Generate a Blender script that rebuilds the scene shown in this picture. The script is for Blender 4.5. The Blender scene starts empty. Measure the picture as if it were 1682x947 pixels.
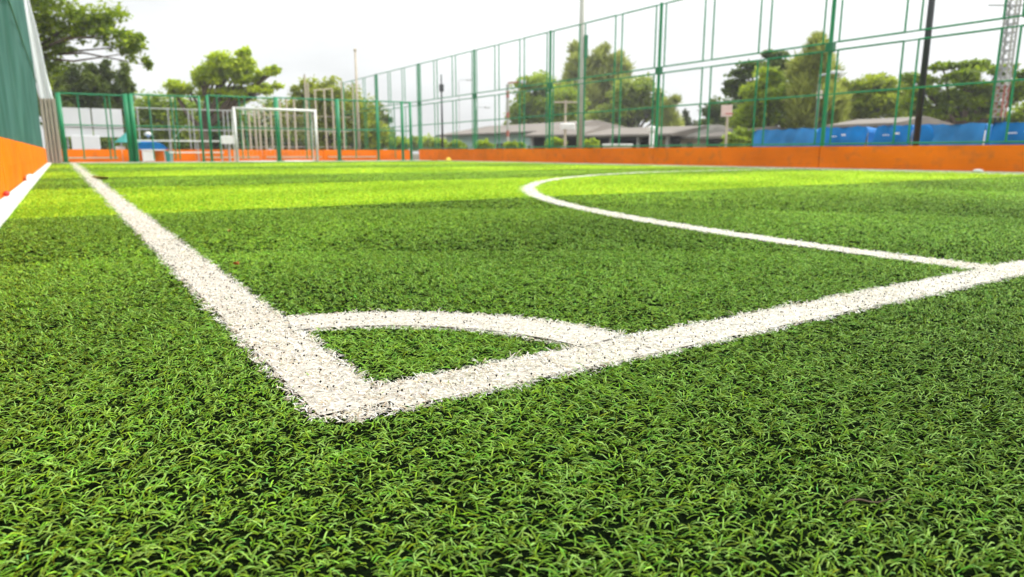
import bpy, math, random
import numpy as np

random.seed(7)
rng = np.random.default_rng(11)
scene = bpy.context.scene
COL = scene.collection
R = math.radians
PI = math.pi

# ------------------------------------------------------------------ camera
CAM = np.array([-0.2585, -0.879, 0.372])
PITCH, YAW, FPX = R(11.27), R(32.93), 1122.2
FWD = np.array([math.sin(YAW) * math.cos(PITCH), math.cos(YAW) * math.cos(PITCH), -math.sin(PITCH)])
RGT = np.array([math.cos(YAW), -math.sin(YAW), 0.0])
UPV = np.cross(RGT, FWD)

cam_d = bpy.data.cameras.new("camera")
cam = bpy.data.objects.new("camera", cam_d)
COL.objects.link(cam)
cam.location = CAM
cam.rotation_euler = (PI / 2 - PITCH, 0, -YAW)
cam_d.sensor_width = 36
cam_d.lens = FPX / 1682 * 36
cam_d.clip_start = 0.02
cam_d.clip_end = 3000
cam_d.dof.use_dof = True
cam_d.dof.focus_distance = 1.05
cam_d.dof.aperture_fstop = 5.6
scene.camera = cam


def ray(px, py):
    x = (px - 841) / FPX
    y = (py - 473.5) / FPX
    return RGT * x - UPV * y + FWD


def onx(px, py, x):
    d = ray(px, py)
    return CAM + d * ((x - CAM[0]) / d[0])


def ony(px, py, y):
    d = ray(px, py)
    return CAM + d * ((y - CAM[1]) / d[1])


def atd(px, py, dist):
    """the point seen at a photo pixel, at a horizontal depth along the view"""
    d = ray(px, py)
    h = math.sin(YAW) * d[0] + math.cos(YAW) * d[1]
    return CAM + d * (dist / h)


def pxm(dist):
    """metres per photo pixel at that depth"""
    return dist / (FPX * math.cos(PITCH)) * 1.0


# ------------------------------------------------------------------ materials
def new_mat(name):
    m = bpy.data.materials.new(name)
    m.use_nodes = True
    nt = m.node_tree
    b = nt.nodes["Principled BSDF"]
    return m, nt, b


def mat(name, col, rough=0.6, var=0.15, scale=4.0, metal=0.0, spec=0.4, bump=0.0, bscale=60.0, grime=0.0):
    m, nt, b = new_mat(name)
    N, L = nt.nodes, nt.links
    tc = N.new("ShaderNodeTexCoord")
    ns = N.new("ShaderNodeTexNoise")
    ns.inputs["Scale"].default_value = scale
    ns.inputs["Detail"].default_value = 6
    L.new(tc.outputs["Object"], ns.inputs["Vector"])
    mr = N.new("ShaderNodeMapRange")
    mr.inputs["From Min"].default_value = 0.25
    mr.inputs["From Max"].default_value = 0.75
    mr.inputs["To Min"].default_value = 1 - var
    mr.inputs["To Max"].default_value = 1 + var
    L.new(ns.outputs["Fac"], mr.inputs["Value"])
    mx = N.new("ShaderNodeMix")
    mx.data_type = "RGBA"
    mx.blend_type = "MULTIPLY"
    mx.inputs["Factor"].default_value = 1
    mx.inputs["A"].default_value = (*col, 1)
    L.new(mr.outputs["Result"], mx.inputs["B"])
    out = mx.outputs["Result"]
    if grime:
        n2 = N.new("ShaderNodeTexNoise")
        n2.inputs["Scale"].default_value = scale * 4
        n2.inputs["Detail"].default_value = 8
        L.new(tc.outputs["Object"], n2.inputs["Vector"])
        m2 = N.new("ShaderNodeMapRange")
        m2.inputs["From Min"].default_value = 0.52
        m2.inputs["From Max"].default_value = 0.75
        m2.inputs["To Max"].default_value = grime
        L.new(n2.outputs["Fac"], m2.inputs["Value"])
        m3 = N.new("ShaderNodeMix")
        m3.data_type = "RGBA"
        m3.inputs["B"].default_value = (0.12, 0.09, 0.06, 1)
        L.new(m2.outputs["Result"], m3.inputs["Factor"])
        L.new(out, m3.inputs["A"])
        out = m3.outputs["Result"]
    L.new(out, b.inputs["Base Color"])
    b.inputs["Roughness"].default_value = rough
    b.inputs["Metallic"].default_value = metal
    b.inputs["Specular IOR Level"].default_value = spec
    if bump:
        n3 = N.new("ShaderNodeTexNoise")
        n3.inputs["Scale"].default_value = bscale
        n3.inputs["Detail"].default_value = 5
        L.new(tc.outputs["Object"], n3.inputs["Vector"])
        bp = N.new("ShaderNodeBump")
        bp.inputs["Strength"].default_value = bump
        bp.inputs["Distance"].default_value = 0.02
        L.new(n3.outputs["Fac"], bp.inputs["Height"])
        L.new(bp.outputs["Normal"], b.inputs["Normal"])
    return m


def leaf_mat(name, trans=0.35, rough=0.5, spec=0.3):
    m, nt, b = new_mat(name)
    N, L = nt.nodes, nt.links
    at = N.new("ShaderNodeAttribute")
    at.attribute_name = "col"
    L.new(at.outputs["Color"], b.inputs["Base Color"])
    b.inputs["Roughness"].default_value = rough
    b.inputs["Specular IOR Level"].default_value = spec
    tr = N.new("ShaderNodeBsdfTranslucent")
    L.new(at.outputs["Color"], tr.inputs["Color"])
    mx = N.new("ShaderNodeMixShader")
    mx.inputs["Fac"].default_value = trans
    L.new(b.outputs["BSDF"], mx.inputs[1])
    L.new(tr.outputs["BSDF"], mx.inputs[2])
    L.new(mx.outputs["Shader"], nt.nodes["Material Output"].inputs["Surface"])
    return m


M = {}
M["green"] = mat("green_paint", (0.003, 0.23, 0.085), 0.45, 0.12, 3, grime=0.15)
M["green_dark"] = mat("dark_green_paint", (0.008, 0.15, 0.06), 0.45, 0.1, 3)
M["orange"] = mat("orange_board", (0.79, 0.172, 0.0012), 0.75, 0.13, 1.2, spec=0.04, grime=0.32)
M["white"] = mat("white_paint", (0.78, 0.77, 0.74), 0.45, 0.06, 3, grime=0.15)
M["kerb"] = mat("kerb_paint", (0.70, 0.69, 0.66), 0.7, 0.1, 2, bump=0.3, bscale=40, grime=0.35)
M["concrete"] = mat("concrete", (0.47, 0.44, 0.39), 0.85, 0.18, 1.3, bump=0.3, bscale=20, grime=0.25)
M["beige"] = mat("beige_paint", (0.50, 0.43, 0.33), 0.6, 0.15, 2, grime=0.2)
M["grey"] = mat("galvanised", (0.38, 0.39, 0.38), 0.45, 0.12, 4, metal=0.3)
M["pole"] = mat("weathered_pole", (0.40, 0.40, 0.35), 0.6, 0.12, 3, grime=0.2)
M["dull_red"] = mat("faded_red_paint", (0.36, 0.12, 0.09), 0.6, 0.12, 3)
M["black"] = mat("black_paint", (0.022, 0.026, 0.028), 0.45, 0.2, 3)
M["blue"] = mat("blue_tarp", (0.003, 0.165, 0.47), 0.6, 0.3, 2.2, spec=0.1, bump=0.4, bscale=9)
M["blue_light"] = mat("faded_blue_tarp", (0.03, 0.21, 0.50), 0.6, 0.28, 1.6, spec=0.1, bump=0.4, bscale=9)
M["roof"] = mat("fibre_cement_roof", (0.19, 0.165, 0.14), 0.85, 0.16, 1.0, grime=0.2)
M["roof_dark"] = mat("dark_tile_roof", (0.13, 0.12, 0.10), 0.85, 0.15, 1.0, grime=0.2)  # one even dark base colour for tile roofs and gutters
M["teal"] = mat("pale_teal_wall", (0.42, 0.60, 0.60), 0.7, 0.08, 1.0, grime=0.12)
M["cream"] = mat("cream_wall", (0.62, 0.55, 0.44), 0.8, 0.10, 1.0, grime=0.1)
M["dark"] = mat("dark_opening", (0.03, 0.035, 0.035), 0.6, 0.3, 1.0)
M["glass"] = mat("window_glass", (0.05, 0.07, 0.08), 0.1, 0.2, 2.0, spec=0.6)
M["bark"] = mat("bark", (0.12, 0.085, 0.055), 0.9, 0.35, 6, bump=0.6, bscale=18)
M["red"] = mat("red_paint", (0.50, 0.045, 0.025), 0.5, 0.12, 3)
M["pink"] = mat("faded_board", (0.72, 0.56, 0.50), 0.6, 0.1, 3)
M["yellow"] = mat("yellow_plastic", (0.80, 0.55, 0.02), 0.5, 0.1, 3)
M["rubber"] = mat("rubber", (0.02, 0.02, 0.02), 0.8, 0.2, 5)
M["teal_plastic"] = mat("teal_plastic", (0.04, 0.28, 0.25), 0.5, 0.15, 3)
M["dead"] = mat("dead_leaf", (0.38, 0.13, 0.03), 0.7, 0.3, 40)
M["straw"] = mat("straw", (0.48, 0.36, 0.10), 0.7, 0.2, 30)
M["silver"] = mat("white_sheet", (0.76, 0.77, 0.78), 0.55, 0.05, 1.2, bump=0.25, bscale=6)
M["dirt"] = mat("packed_earth", (0.13, 0.115, 0.08), 0.95, 0.3, 0.4, spec=0.1)
M["leaf"] = leaf_mat("leaf", 0.5)
M["turf"] = leaf_mat("turf_blade", 0.18, 0.6, 0.06)
M["turf_white"] = leaf_mat("white_turf_blade", 0.25, 0.5, 0.3)


# ------------------------------------------------------------------ mesh builder
class MB:
    def __init__(self):
        self.v, self.f = [], []

    def add(self, vs, fs):
        o = len(self.v)
        self.v += [tuple(map(float, p)) for p in vs]
        self.f += [tuple(i + o for i in f) for f in fs]
        return self

    def box(self, c, s, rz=0.0):
        cx, cy, cz = c
        hx, hy, hz = s[0] / 2, s[1] / 2, s[2] / 2
        co, si = math.cos(rz), math.sin(rz)
        vs = []
        for z in (-hz, hz):
            for x, y in ((-hx, -hy), (hx, -hy), (hx, hy), (-hx, hy)):
                vs.append((cx + x * co - y * si, cy + x * si + y * co, cz + z))
        return self.add(vs, [(3, 2, 1, 0), (4, 5, 6, 7), (0, 1, 5, 4), (1, 2, 6, 5), (2, 3, 7, 6), (3, 0, 4, 7)])

    def bbox(self, c, s, b=0.01, rz=0.0):
        """box with chamfered vertical and top edges"""
        cx, cy, cz = c
        hx, hy, hz = s[0] / 2, s[1] / 2, s[2] / 2
        co, si = math.cos(rz), math.sin(rz)

        def ringp(ax, ay, z):
            pts = [(-ax + b, -ay), (ax - b, -ay), (ax, -ay + b), (ax, ay - b), (ax - b, ay), (-ax + b, ay), (-ax, ay - b), (-ax, -ay + b)]
            return [(cx + x * co - y * si, cy + x * si + y * co, cz + z) for x, y in pts]
        rows = [ringp(hx, hy, -hz), ringp(hx, hy, hz - b), ringp(hx - b, hy - b, hz)]
        vs = [p for r in rows for p in r]
        fs = [tuple(range(7, -1, -1)), tuple(range(16, 24))]
        for k in range(2):
            for i in range(8):
                j = (i + 1) % 8
                fs.append((k * 8 + i, k * 8 + j, k * 8 + 8 + j, k * 8 + 8 + i))
        return self.add(vs, fs)

    def tube(self, pts, r, n=8, cap=True):
        pts = [np.array(p, float) for p in pts]
        rs = r if isinstance(r, (list, tuple)) else [r] * len(pts)
        vs, fs = [], []
        for i, p in enumerate(pts):
            d = pts[min(i + 1, len(pts) - 1)] - pts[max(i - 1, 0)]
            d = d / (np.linalg.norm(d) + 1e-9)
            a = np.array([0, 0, 1.0]) if abs(d[2]) < 0.9 else np.array([1.0, 0, 0])
            u = np.cross(d, a)
            u /= np.linalg.norm(u)
            w = np.cross(d, u)
            for k in range(n):
                t = 2 * PI * k / n
                vs.append(p + (u * math.cos(t) + w * math.sin(t)) * rs[i])
        for i in range(len(pts) - 1):
            for k in range(n):
                j = (k + 1) % n
                fs.append((i * n + k, i * n + j, (i + 1) * n + j, (i + 1) * n + k))
        if cap:
            fs.append(tuple(range(n - 1, -1, -1)))
            fs.append(tuple((len(pts) - 1) * n + k for k in range(n)))
        return self.add(vs, fs)

    def prism(self, poly, vec):
        """extrude a polygon (list of 3D points) along vec"""
        n = len(poly)
        vec = np.array(vec, float)
        vs = [np.array(p, float) for p in poly] + [np.array(p, float) + vec for p in poly]
        fs = [tuple(range(n)), tuple(range(2 * n - 1, n - 1, -1))]
        for i in range(n):
            j = (i + 1) % n
            fs.append((i, i + n, j + n, j))
        return self.add(vs, fs)

    def grid(self, fn, nu, nv):
        vs = [fn(i / nu, j / nv) for j in range(nv + 1) for i in range(nu + 1)]
        fs = []
        for j in range(nv):
            for i in range(nu):
                a = j * (nu + 1) + i
                fs.append((a, a + 1, a + nu + 2, a + nu + 1))
        return self.add(vs, fs)

    def ball(self, c, rad, nu=12, nv=8, z0=-1.0):
        c = np.array(c, float)
        rad = np.array(rad if hasattr(rad, "__len__") else [rad] * 3, float)

        def fn(u, v):
            th = 2 * PI * u
            ph = -PI / 2 + PI * v
            z = max(math.sin(ph), z0)
            return c + rad * np.array([math.cos(ph) * math.cos(th), math.cos(ph) * math.sin(th), z])
        return self.grid(fn, nu, nv)

    def build(self, name, m, parent=None, smooth=False):
        me = bpy.data.meshes.new(name)
        me.from_pydata(self.v, [], self.f)
        me.validate()
        me.update()
        o = bpy.data.objects.new(name, me)
        COL.objects.link(o)
        me.materials.append(m)
        if smooth:
            me.polygons.foreach_set("use_smooth", [True] * len(me.polygons))
        if parent is not None:
            o.parent = parent
            o.matrix_parent_inverse = parent.matrix_world.inverted() if False else o.matrix_parent_inverse
            # vertices are written in world space: shift them to the parent's origin
            loc = parent_loc(parent)
            a = np.empty(len(me.vertices) * 3, np.float32)
            me.vertices.foreach_get("co", a)
            a = a.reshape(-1, 3) - np.array(loc, np.float32)
            me.vertices.foreach_set("co", a.ravel())
            me.update()
        return o


def parent_loc(o):
    p = np.zeros(3)
    while o is not None:
        p += np.array(o.location)
        o = o.parent
    return p


def thing(name, label, cat, loc=(0, 0, 0), group=None):
    o = bpy.data.objects.new(name, None)
    COL.objects.link(o)
    o.location = [float(c) for c in loc]
    o.empty_display_size = 0.2
    o["label"], o["category"] = label, cat
    if group:
        o["group"] = group
    return o


def tag(o, label, cat, group=None, kind=None):
    o["label"], o["category"] = label, cat
    if group:
        o["group"] = group
    if kind:
        o["kind"] = kind
    return o


def struct(o, kind="structure"):
    o["kind"] = kind
    return o


def np_mesh(name, verts, tris, cols, m, parent=None, smooth=False):
    """triangle mesh from arrays, with a point colour"""
    me = bpy.data.meshes.new(name)
    nv, nf = len(verts), len(tris)
    me.vertices.add(nv)
    me.vertices.foreach_set("co", np.ascontiguousarray(verts, np.float32).ravel())
    me.loops.add(nf * 3)
    me.loops.foreach_set("vertex_index", np.ascontiguousarray(tris, np.int32).ravel())
    me.polygons.add(nf)
    me.polygons.foreach_set("loop_start", np.arange(0, nf * 3, 3, dtype=np.int32))
    me.polygons.foreach_set("loop_total", np.full(nf, 3, np.int32))
    if smooth:
        me.polygons.foreach_set("use_smooth", np.ones(nf, bool))
    at = me.attributes.new("col", "FLOAT_COLOR", "POINT")
    at.data.foreach_set("color", np.concatenate([cols, np.ones((nv, 1))], 1).astype(np.float32).ravel())
    me.materials.append(m)
    me.update(calc_edges=True)
    o = bpy.data.objects.new(name, me)
    COL.objects.link(o)
    if parent is not None:
        o.parent = parent
    return o


# ------------------------------------------------------------------ the court
LW = 0.132                       # line width
XW_L, XW_R = -0.68, 14.15        # side walls
Y_END = 27.0                     # far goal line
ARC_C, ARC_R = (11.16, 0.0), 9.0
X_TR = 13.55                     # right touch line (outer edge)
STRIPES = [3.9, 7.6, 11.2, 15.0, 18.8, 22.6]


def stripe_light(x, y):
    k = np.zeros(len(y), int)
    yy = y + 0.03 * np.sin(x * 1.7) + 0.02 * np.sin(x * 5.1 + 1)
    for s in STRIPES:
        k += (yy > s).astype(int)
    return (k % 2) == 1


# ground sheets
struct(MB().add([(-150, -60, -0.03), (200, -60, -0.03), (200, 200, -0.03), (-150, 200, -0.03)], [(0, 1, 2, 3)]).build("ground", M["dirt"]))
struct(MB().box((6.6, 28.9, -0.009), (16.4, 3.1, 0.022)).build("concrete_apron", M["concrete"]))


def turf_base_mat():
    m, nt, b = new_mat("turf_backing")
    N, L = nt.nodes, nt.links
    tc = N.new("ShaderNodeTexCoord")
    sx = N.new("ShaderNodeSeparateXYZ")
    L.new(tc.outputs["Object"], sx.inputs["Vector"])
    prev = None
    for s in STRIPES:
        g = N.new("ShaderNodeMath")
        g.operation = "GREATER_THAN"
        g.inputs[1].default_value = s
        L.new(sx.outputs["Y"], g.inputs[0])
        if prev is None:
            prev = g
        else:
            d = N.new("ShaderNodeMath")
            d.operation = "SUBTRACT"
            L.new(prev.outputs[0], d.inputs[0])
            L.new(g.outputs[0], d.inputs[1])
            a = N.new("ShaderNodeMath")
            a.operation = "ABSOLUTE"
            L.new(d.outputs[0], a.inputs[0])
            prev = a
    ns = N.new("ShaderNodeTexNoise")
    ns.inputs["Scale"].default_value = 180
    ns.inputs["Detail"].default_value = 4
    L.new(tc.outputs["Object"], ns.inputs["Vector"])
    cr = N.new("ShaderNodeValToRGB")
    cr.color_ramp.elements[0].position = 0.35
    cr.color_ramp.elements[0].color = (0.0025, 0.0035, 0.002, 1)
    cr.color_ramp.elements[1].position = 0.75
    cr.color_ramp.elements[1].color = (0.007, 0.015, 0.004, 1)
    L.new(ns.outputs["Fac"], cr.inputs["Fac"])
    mx = N.new("ShaderNodeMix")
    mx.data_type = "RGBA"
    mx.inputs["B"].default_value = (0.12, 0.24, 0.01, 1)
    L.new(prev.outputs[0], mx.inputs["Factor"])
    L.new(cr.outputs["Color"], mx.inputs["A"])
    L.new(mx.outputs["Result"], b.inputs["Base Color"])
    b.inputs["Roughness"].default_value = 0.95
    b.inputs["Specular IOR Level"].default_value = 0.0
    bp = N.new("ShaderNodeBump")
    bp.inputs["Strength"].default_value = 0.8
    bp.inputs["Distance"].default_value = 0.004
    L.new(ns.outputs["Fac"], bp.inputs["Height"])
    L.new(bp.outputs["Normal"], b.inputs["Normal"])
    return m


TX0, TX1, TY0, TY1 = -0.56, 14.03, -4.0, 27.35
struct(MB().add([(TX0, TY0, 0), (TX1, TY0, 0), (TX1, TY1, 0), (TX0, TY1, 0)], [(0, 1, 2, 3)]).build("turf", turf_base_mat()))


# --- which line, if any, a blade belongs to
def line_id(x, y):
    out = np.zeros(len(x), int)
    wob = 0.003 * np.sin(x * 37 + y * 53) + 0.002 * np.sin(x * 91 - y * 77)
    x, y = x + wob, y - wob
    r = np.hypot(x - ARC_C[0], y - ARC_C[1])
    pen = (y >= 0) & (x < ARC_C[0]) & (r < ARC_R) & (r > ARC_R - LW)
    pen |= (x >= ARC_C[0]) & (x < X_TR - LW) & (y < ARC_R) & (y > ARC_R - LW)
    out[pen] = 4
    rc = np.hypot(x, y)
    out[(x > 0) & (y > 0) & (rc < 0.705) & (rc > 0.545)] = 3
    out[(y > Y_END - LW) & (y < Y_END) & (x > 0) & (x < X_TR)] = 6
    out[(x > X_TR - LW) & (x < X_TR) & (y > 0) & (y < Y_END)] = 5
    out[(y > 0) & (y < LW) & (x > 0) & (x < X_TR)] = 2
    out[(x > 0) & (x < LW) & (y > 0) & (y < Y_END)] = 1
    out[x + y < 0.045] = 0
    return out


def wave(x, y, f, seed):
    r = np.random.default_rng(seed)
    s = 0
    for k in range(5):
        a = r.uniform(0, 2 * PI)
        ff = f * r.uniform(0.6, 1.7)
        s = s + np.sin((x * math.cos(a) + y * math.sin(a)) * ff + r.uniform(0, 6.28))
    return s / 2.2


def scatter():
    """tuft centres with a density that falls with distance from where one could stand"""
    out = []
    side = RGT[:2]
    bands = [(0.0, 1.5, 19500, 2, 3), (1.5, 2.6, 15500, 2, 2), (2.6, 4.6, 7000, 2, 2), (4.6, 8.0, 3000, 2, 1), (8.0, 14.0, 1400, 2, 1), (14.0, 40.0, 700, 2, 1)]
    for (d0, d1, dens, nb, lod) in bands:
        x0, x1 = max(TX0, CAM[0] - d1 - 1), min(TX1, CAM[0] + d1 + 1)
        y0, y1 = max(TY0, CAM[1] - d1 - 1), min(TY1, CAM[1] + d1 + 1)
        n = int((x1 - x0) * (y1 - y0) * dens)
        x = rng.uniform(x0, x1, n)
        y = rng.uniform(y0, y1, n)
        rx, ry = x - CAM[0], y - CAM[1]
        s = rx * side[0] + ry * side[1]
        f = rx * FWD[0] / math.cos(PITCH) + ry * FWD[1] / math.cos(PITCH)
        ds = np.maximum(np.abs(s) - 0.45, 0)
        d = np.hypot(ds, f)
        keep = (d >= d0) & (d < d1) & (f > 0.30) & (ds < f * 0.95 + 0.35)
        out.append((x[keep], y[keep], d[keep], nb, lod))
    return out


BL = {k: [[], [], [], 0] for k in range(7)}   # line id -> verts, tris, cols, count


def emit(lid, root, az, th0, th1, length, w0, col, lod):
    """curled ribbon blades, vectorised; lod 3 = long ribbon, 1 = one triangle pair"""
    n = len(root)
    if n == 0:
        return
    ts = {3: [0, 0.36, 0.7, 1.0], 2: [0, 0.5, 1.0], 1: [0, 0.55, 1.0]}[lod]
    ca, sa = np.cos(az), np.sin(az)
    tw = rng.normal(0, 0.5, n)
    cs, ss = np.cos(az + PI / 2 + tw), np.sin(az + PI / 2 + tw)
    rows = []
    h = np.zeros(n)
    z = np.zeros(n)
    pt = 0.0
    for k, t in enumerate(ts):
        if k:
            tm = (t + pt) / 2
            th = th0 + (th1 - th0) * tm
            h = h + np.sin(th) * length * (t - pt)
            z = z + np.cos(th) * length * (t - pt)
        pt = t
        c = np.stack([root[:, 0] + ca * h, root[:, 1] + sa * h, root[:, 2] + np.maximum(z, -0.001)], 1)
        if k < len(ts) - 1:
            w = w0 * (1 - 0.35 * t) / 2
            sv = np.stack([cs * w, ss * w, np.sin(tw) * w * 0.6], 1)
            rows += [c - sv, c + sv]
        else:
            rows.append(c)
    nv = len(rows)
    verts = np.stack(rows, 1).reshape(-1, 3)
    tr = []
    for k in range(len(ts) - 2):
        a = 2 * k
        tr += [(a, a + 1, a + 3), (a, a + 3, a + 2)]
    a = 2 * (len(ts) - 2)
    tr.append((a, a + 1, a + 2))
    tr = np.array(tr)
    B = BL[lid]
    tris = (np.arange(n)[:, None, None] * nv + tr[None]).reshape(-1, 3) + B[3]
    B[0].append(verts)
    B[1].append(tris)
    B[2].append(np.repeat(col, nv, 0))
    B[3] += len(verts)


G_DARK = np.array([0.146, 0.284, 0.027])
G_HAZED = np.array([0.265, 0.450, 0.022])     # dark green lightened by haze painted into the far blades
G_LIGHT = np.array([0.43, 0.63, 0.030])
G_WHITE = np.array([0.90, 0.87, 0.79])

for (tx, ty, td, nb, lod) in scatter():
    n0 = len(tx)
    x = np.repeat(tx, nb)
    y = np.repeat(ty, nb)
    d = np.repeat(td, nb)
    n = len(x)
    taz = np.repeat(rng.uniform(0, 2 * PI, n0), nb)
    lid = np.repeat(line_id(tx, ty), nb)
    patch = wave(x, y, 9, 3)                       # patches of differing lie
    lie = -0.45 + 0.8 * wave(x, y, 4, 5) + PI * (rng.random(n) < 0.45)
    az = taz + rng.normal(0, 1.1, n)
    comb = rng.random(n) < 0.55
    az = np.where(comb, lie + rng.normal(0, 0.6, n), az)
    grow = np.interp(d, [0, 2, 4, 8, 14], [1, 1.1, 1.25, 1.5, 1.8])
    length = rng.normal(0.0138, 0.003, n).clip(0.008, 0.025) * (1 + 0.12 * patch) * grow
    th0 = rng.uniform(0.50, 1.25, n)
    th1 = th0 + rng.uniform(0.75, 1.7, n)
    w0 = rng.uniform(0.0012, 0.0019, n) * np.interp(d, [0, 1.5, 3, 6, 12, 25], [1, 1.15, 1.6, 2.6, 4.6, 8.5])
    jit = np.interp(d, [0, 3, 8, 20], [0.004, 0.005, 0.02, 0.05])
    root = np.stack([x + rng.normal(0, 1, n) * jit, y + rng.normal(0, 1, n) * jit, np.full(n, 0.0005)], 1)
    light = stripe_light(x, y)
    haze_mix = np.interp(y, [0.8, 2.4, 3.9, 7.6, 12], [0.05, 0.42, 0.66, 0.88, 0.9])[:, None]  # painted haze: dark bands pale with distance down the court
    base = np.where(light[:, None], G_LIGHT, G_DARK * (1 - haze_mix) + G_HAZED * haze_mix)
    mott = wave(x, y, 2.2, 8)
    br = (rng.lognormal(0, 0.28, n) * (1 + 0.16 * mott)).clip(0.35, 2.4)
    hue = rng.normal(0, 1, n)
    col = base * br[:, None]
    col[:, 0] *= 1 + 0.16 * hue
    col[:, 2] *= np.exp(0.35 * rng.normal(0, 1, n))
    # some paler fibres, picked at random, in the dark turf
    pale = (rng.random(n) < 0.22) & ~light
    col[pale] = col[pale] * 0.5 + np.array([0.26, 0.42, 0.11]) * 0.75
    wcol = G_WHITE * rng.normal(1, 0.08, n).clip(0.7, 1.1)[:, None]
    wcol[:, 2] *= rng.normal(0.99, 0.06, n).clip(0.75, 1.1)
    wcol *= (0.95 + 0.06 * wave(x, y, 14, 12) + 0.05 * wave(x, y, 3, 13)).clip(0.7, 1.1)[:, None]
    dirty = rng.random(n) < 0.12
    wcol[dirty] *= np.array([0.85, 0.76, 0.62])
    stray = (lid > 0) & (rng.random(n) < 0.012)
    lid = np.where(stray, 0, lid)
    for k in range(7):
        s = lid == k
        if k == 0:
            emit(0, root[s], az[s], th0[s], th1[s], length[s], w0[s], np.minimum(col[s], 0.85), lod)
        elif s.any():
            emit(k, root[s], az[s], th0[s], th1[s], length[s], w0[s] * 1.15, np.minimum(wcol[s], 0.90), lod)
            # white pile is stitched denser
            r2 = root[s] + np.stack([rng.normal(0, 0.004, s.sum()), rng.normal(0, 0.004, s.sum()), np.zeros(s.sum())], 1)
            emit(k, r2, az[s] + rng.normal(0, 1.5, s.sum()), th0[s], th1[s], length[s] * 0.95, w0[s] * 1.15, np.minimum(wcol[s][::-1], 0.90), lod)


def blades(k, name, m, parent=None):
    B = BL[k]
    if not B[0]:
        return None
    return np_mesh(name, np.concatenate(B[0]), np.concatenate(B[1]), np.concatenate(B[2]), m, parent)


g = blades(0, "grass", M["turf"])
tag(g, "short curled green artificial grass blades covering the court in light and dark bands", "grass", kind="stuff")

# white backing under each line, and its white pile as a child
M["line_base"] = mat("white_line_backing", (0.48, 0.45, 0.39), 0.9, 0.6, 160)
IN = 0.012


def ringstrip(cx, cy, r0, r1, a0, a1, z, n=72):
    mb = MB()

    def fn(u, v):
        a = a0 + (a1 - a0) * u
        r = r0 + (r1 - r0) * v
        return (cx + r * math.cos(a), cy + r * math.sin(a), z)
    mb.grid(fn, n, 1)
    return mb


def sheet(x0, y0, x1, y1, z):
    return MB().add([(x0, y0, z), (x1, y0, z), (x1, y1, z), (x0, y1, z)], [(0, 1, 2, 3)])


LINES = [
    (1, "touch_line", sheet(IN, 0.045, LW - IN, Y_END, 0.003), "thick white turf touch line running from the near corner along the orange wall"),
    (2, "goal_line", sheet(LW - IN, IN, X_TR, LW - IN, 0.003), "thick white turf goal line running right from the near corner"),
    (3, "corner_arc", ringstrip(0, 0, 0.557, 0.678, 0.2, PI / 2 - 0.2, 0.005), "small white quarter circle marking the near corner"),
    (4, "penalty_line", ringstrip(ARC_C[0], 0, ARC_R - LW + IN, ARC_R - IN, PI / 2, PI - 0.016, 0.003), "large curved white penalty area line sweeping across the bands"),
    (5, "touch_line", sheet(X_TR - LW, LW, X_TR, Y_END - LW, 0.004), "distant white touch line beside the long orange wall"),
    (6, "goal_line", sheet(LW, Y_END - LW, X_TR, Y_END, 0.004), "far white goal line in front of the goal posts"),
]
for k, nm, mb, lab in LINES:
    if k == 4:
        mb.add([(ARC_C[0], ARC_R - LW, 0.004), (X_TR - LW, ARC_R - LW, 0.004), (X_TR - LW, ARC_R, 0.004), (ARC_C[0], ARC_R, 0.004)], [(0, 1, 2, 3)])
    o = struct(mb.build(nm, M["line_base"]))
    o["label"] = lab
    b = blades(k, "white_pile", M["turf_white"], o)
    if b:
        b["kind"] = "stuff"

# kerb strips at the foot of the walls
struct(MB().box((-0.615, 11.7, 0.012), (0.12, 31.4, 0.03)).build("kerb", M["kerb"]))
struct(MB().box((14.075, 11.7, 0.012), (0.10, 31.4, 0.03)).build("kerb", M["kerb"]))
struct(MB().box((6.7, 27.45, 0.012), (14.0, 0.16, 0.03)).build("kerb", M["kerb"]))

# rubber crumbs lying in the pile (uncountable)
n = 13000
cx = rng.uniform(-0.5, 2.2, n)
cy = rng.uniform(-0.5, 2.4, n)
sel = line_id(cx, cy) > 0
cx, cy = cx[sel], cy[sel]
cz = rng.uniform(0.007, 0.013, len(cx))
rr = rng.uniform(0.0010, 0.0022, len(cx))
oc = np.array([(1, 0, 0), (-1, 0, 0), (0, 1, 0), (0, -1, 0), (0, 0, 1), (0, 0, -1)], float)
of = np.array([(0, 2, 4), (2, 1, 4), (1, 3, 4), (3, 0, 4), (2, 0, 5), (1, 2, 5), (3, 1, 5), (0, 3, 5)])
vv = np.stack([cx, cy, cz], 1)[:, None] + oc[None] * rr[:, None, None] * rng.uniform(0.6, 1.4, (len(cx), 6, 1))
ff = of[None] + (np.arange(len(cx)) * 6)[:, None, None]
cr_o = np_mesh("rubber_crumbs", vv.reshape(-1, 3), ff.reshape(-1, 3), np.full((len(cx) * 6, 3), 0.012), M["leaf"])
tag(cr_o, "tiny black rubber crumbs caught in the white lines near the corner", "rubber crumbs", kind="stuff")


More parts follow.
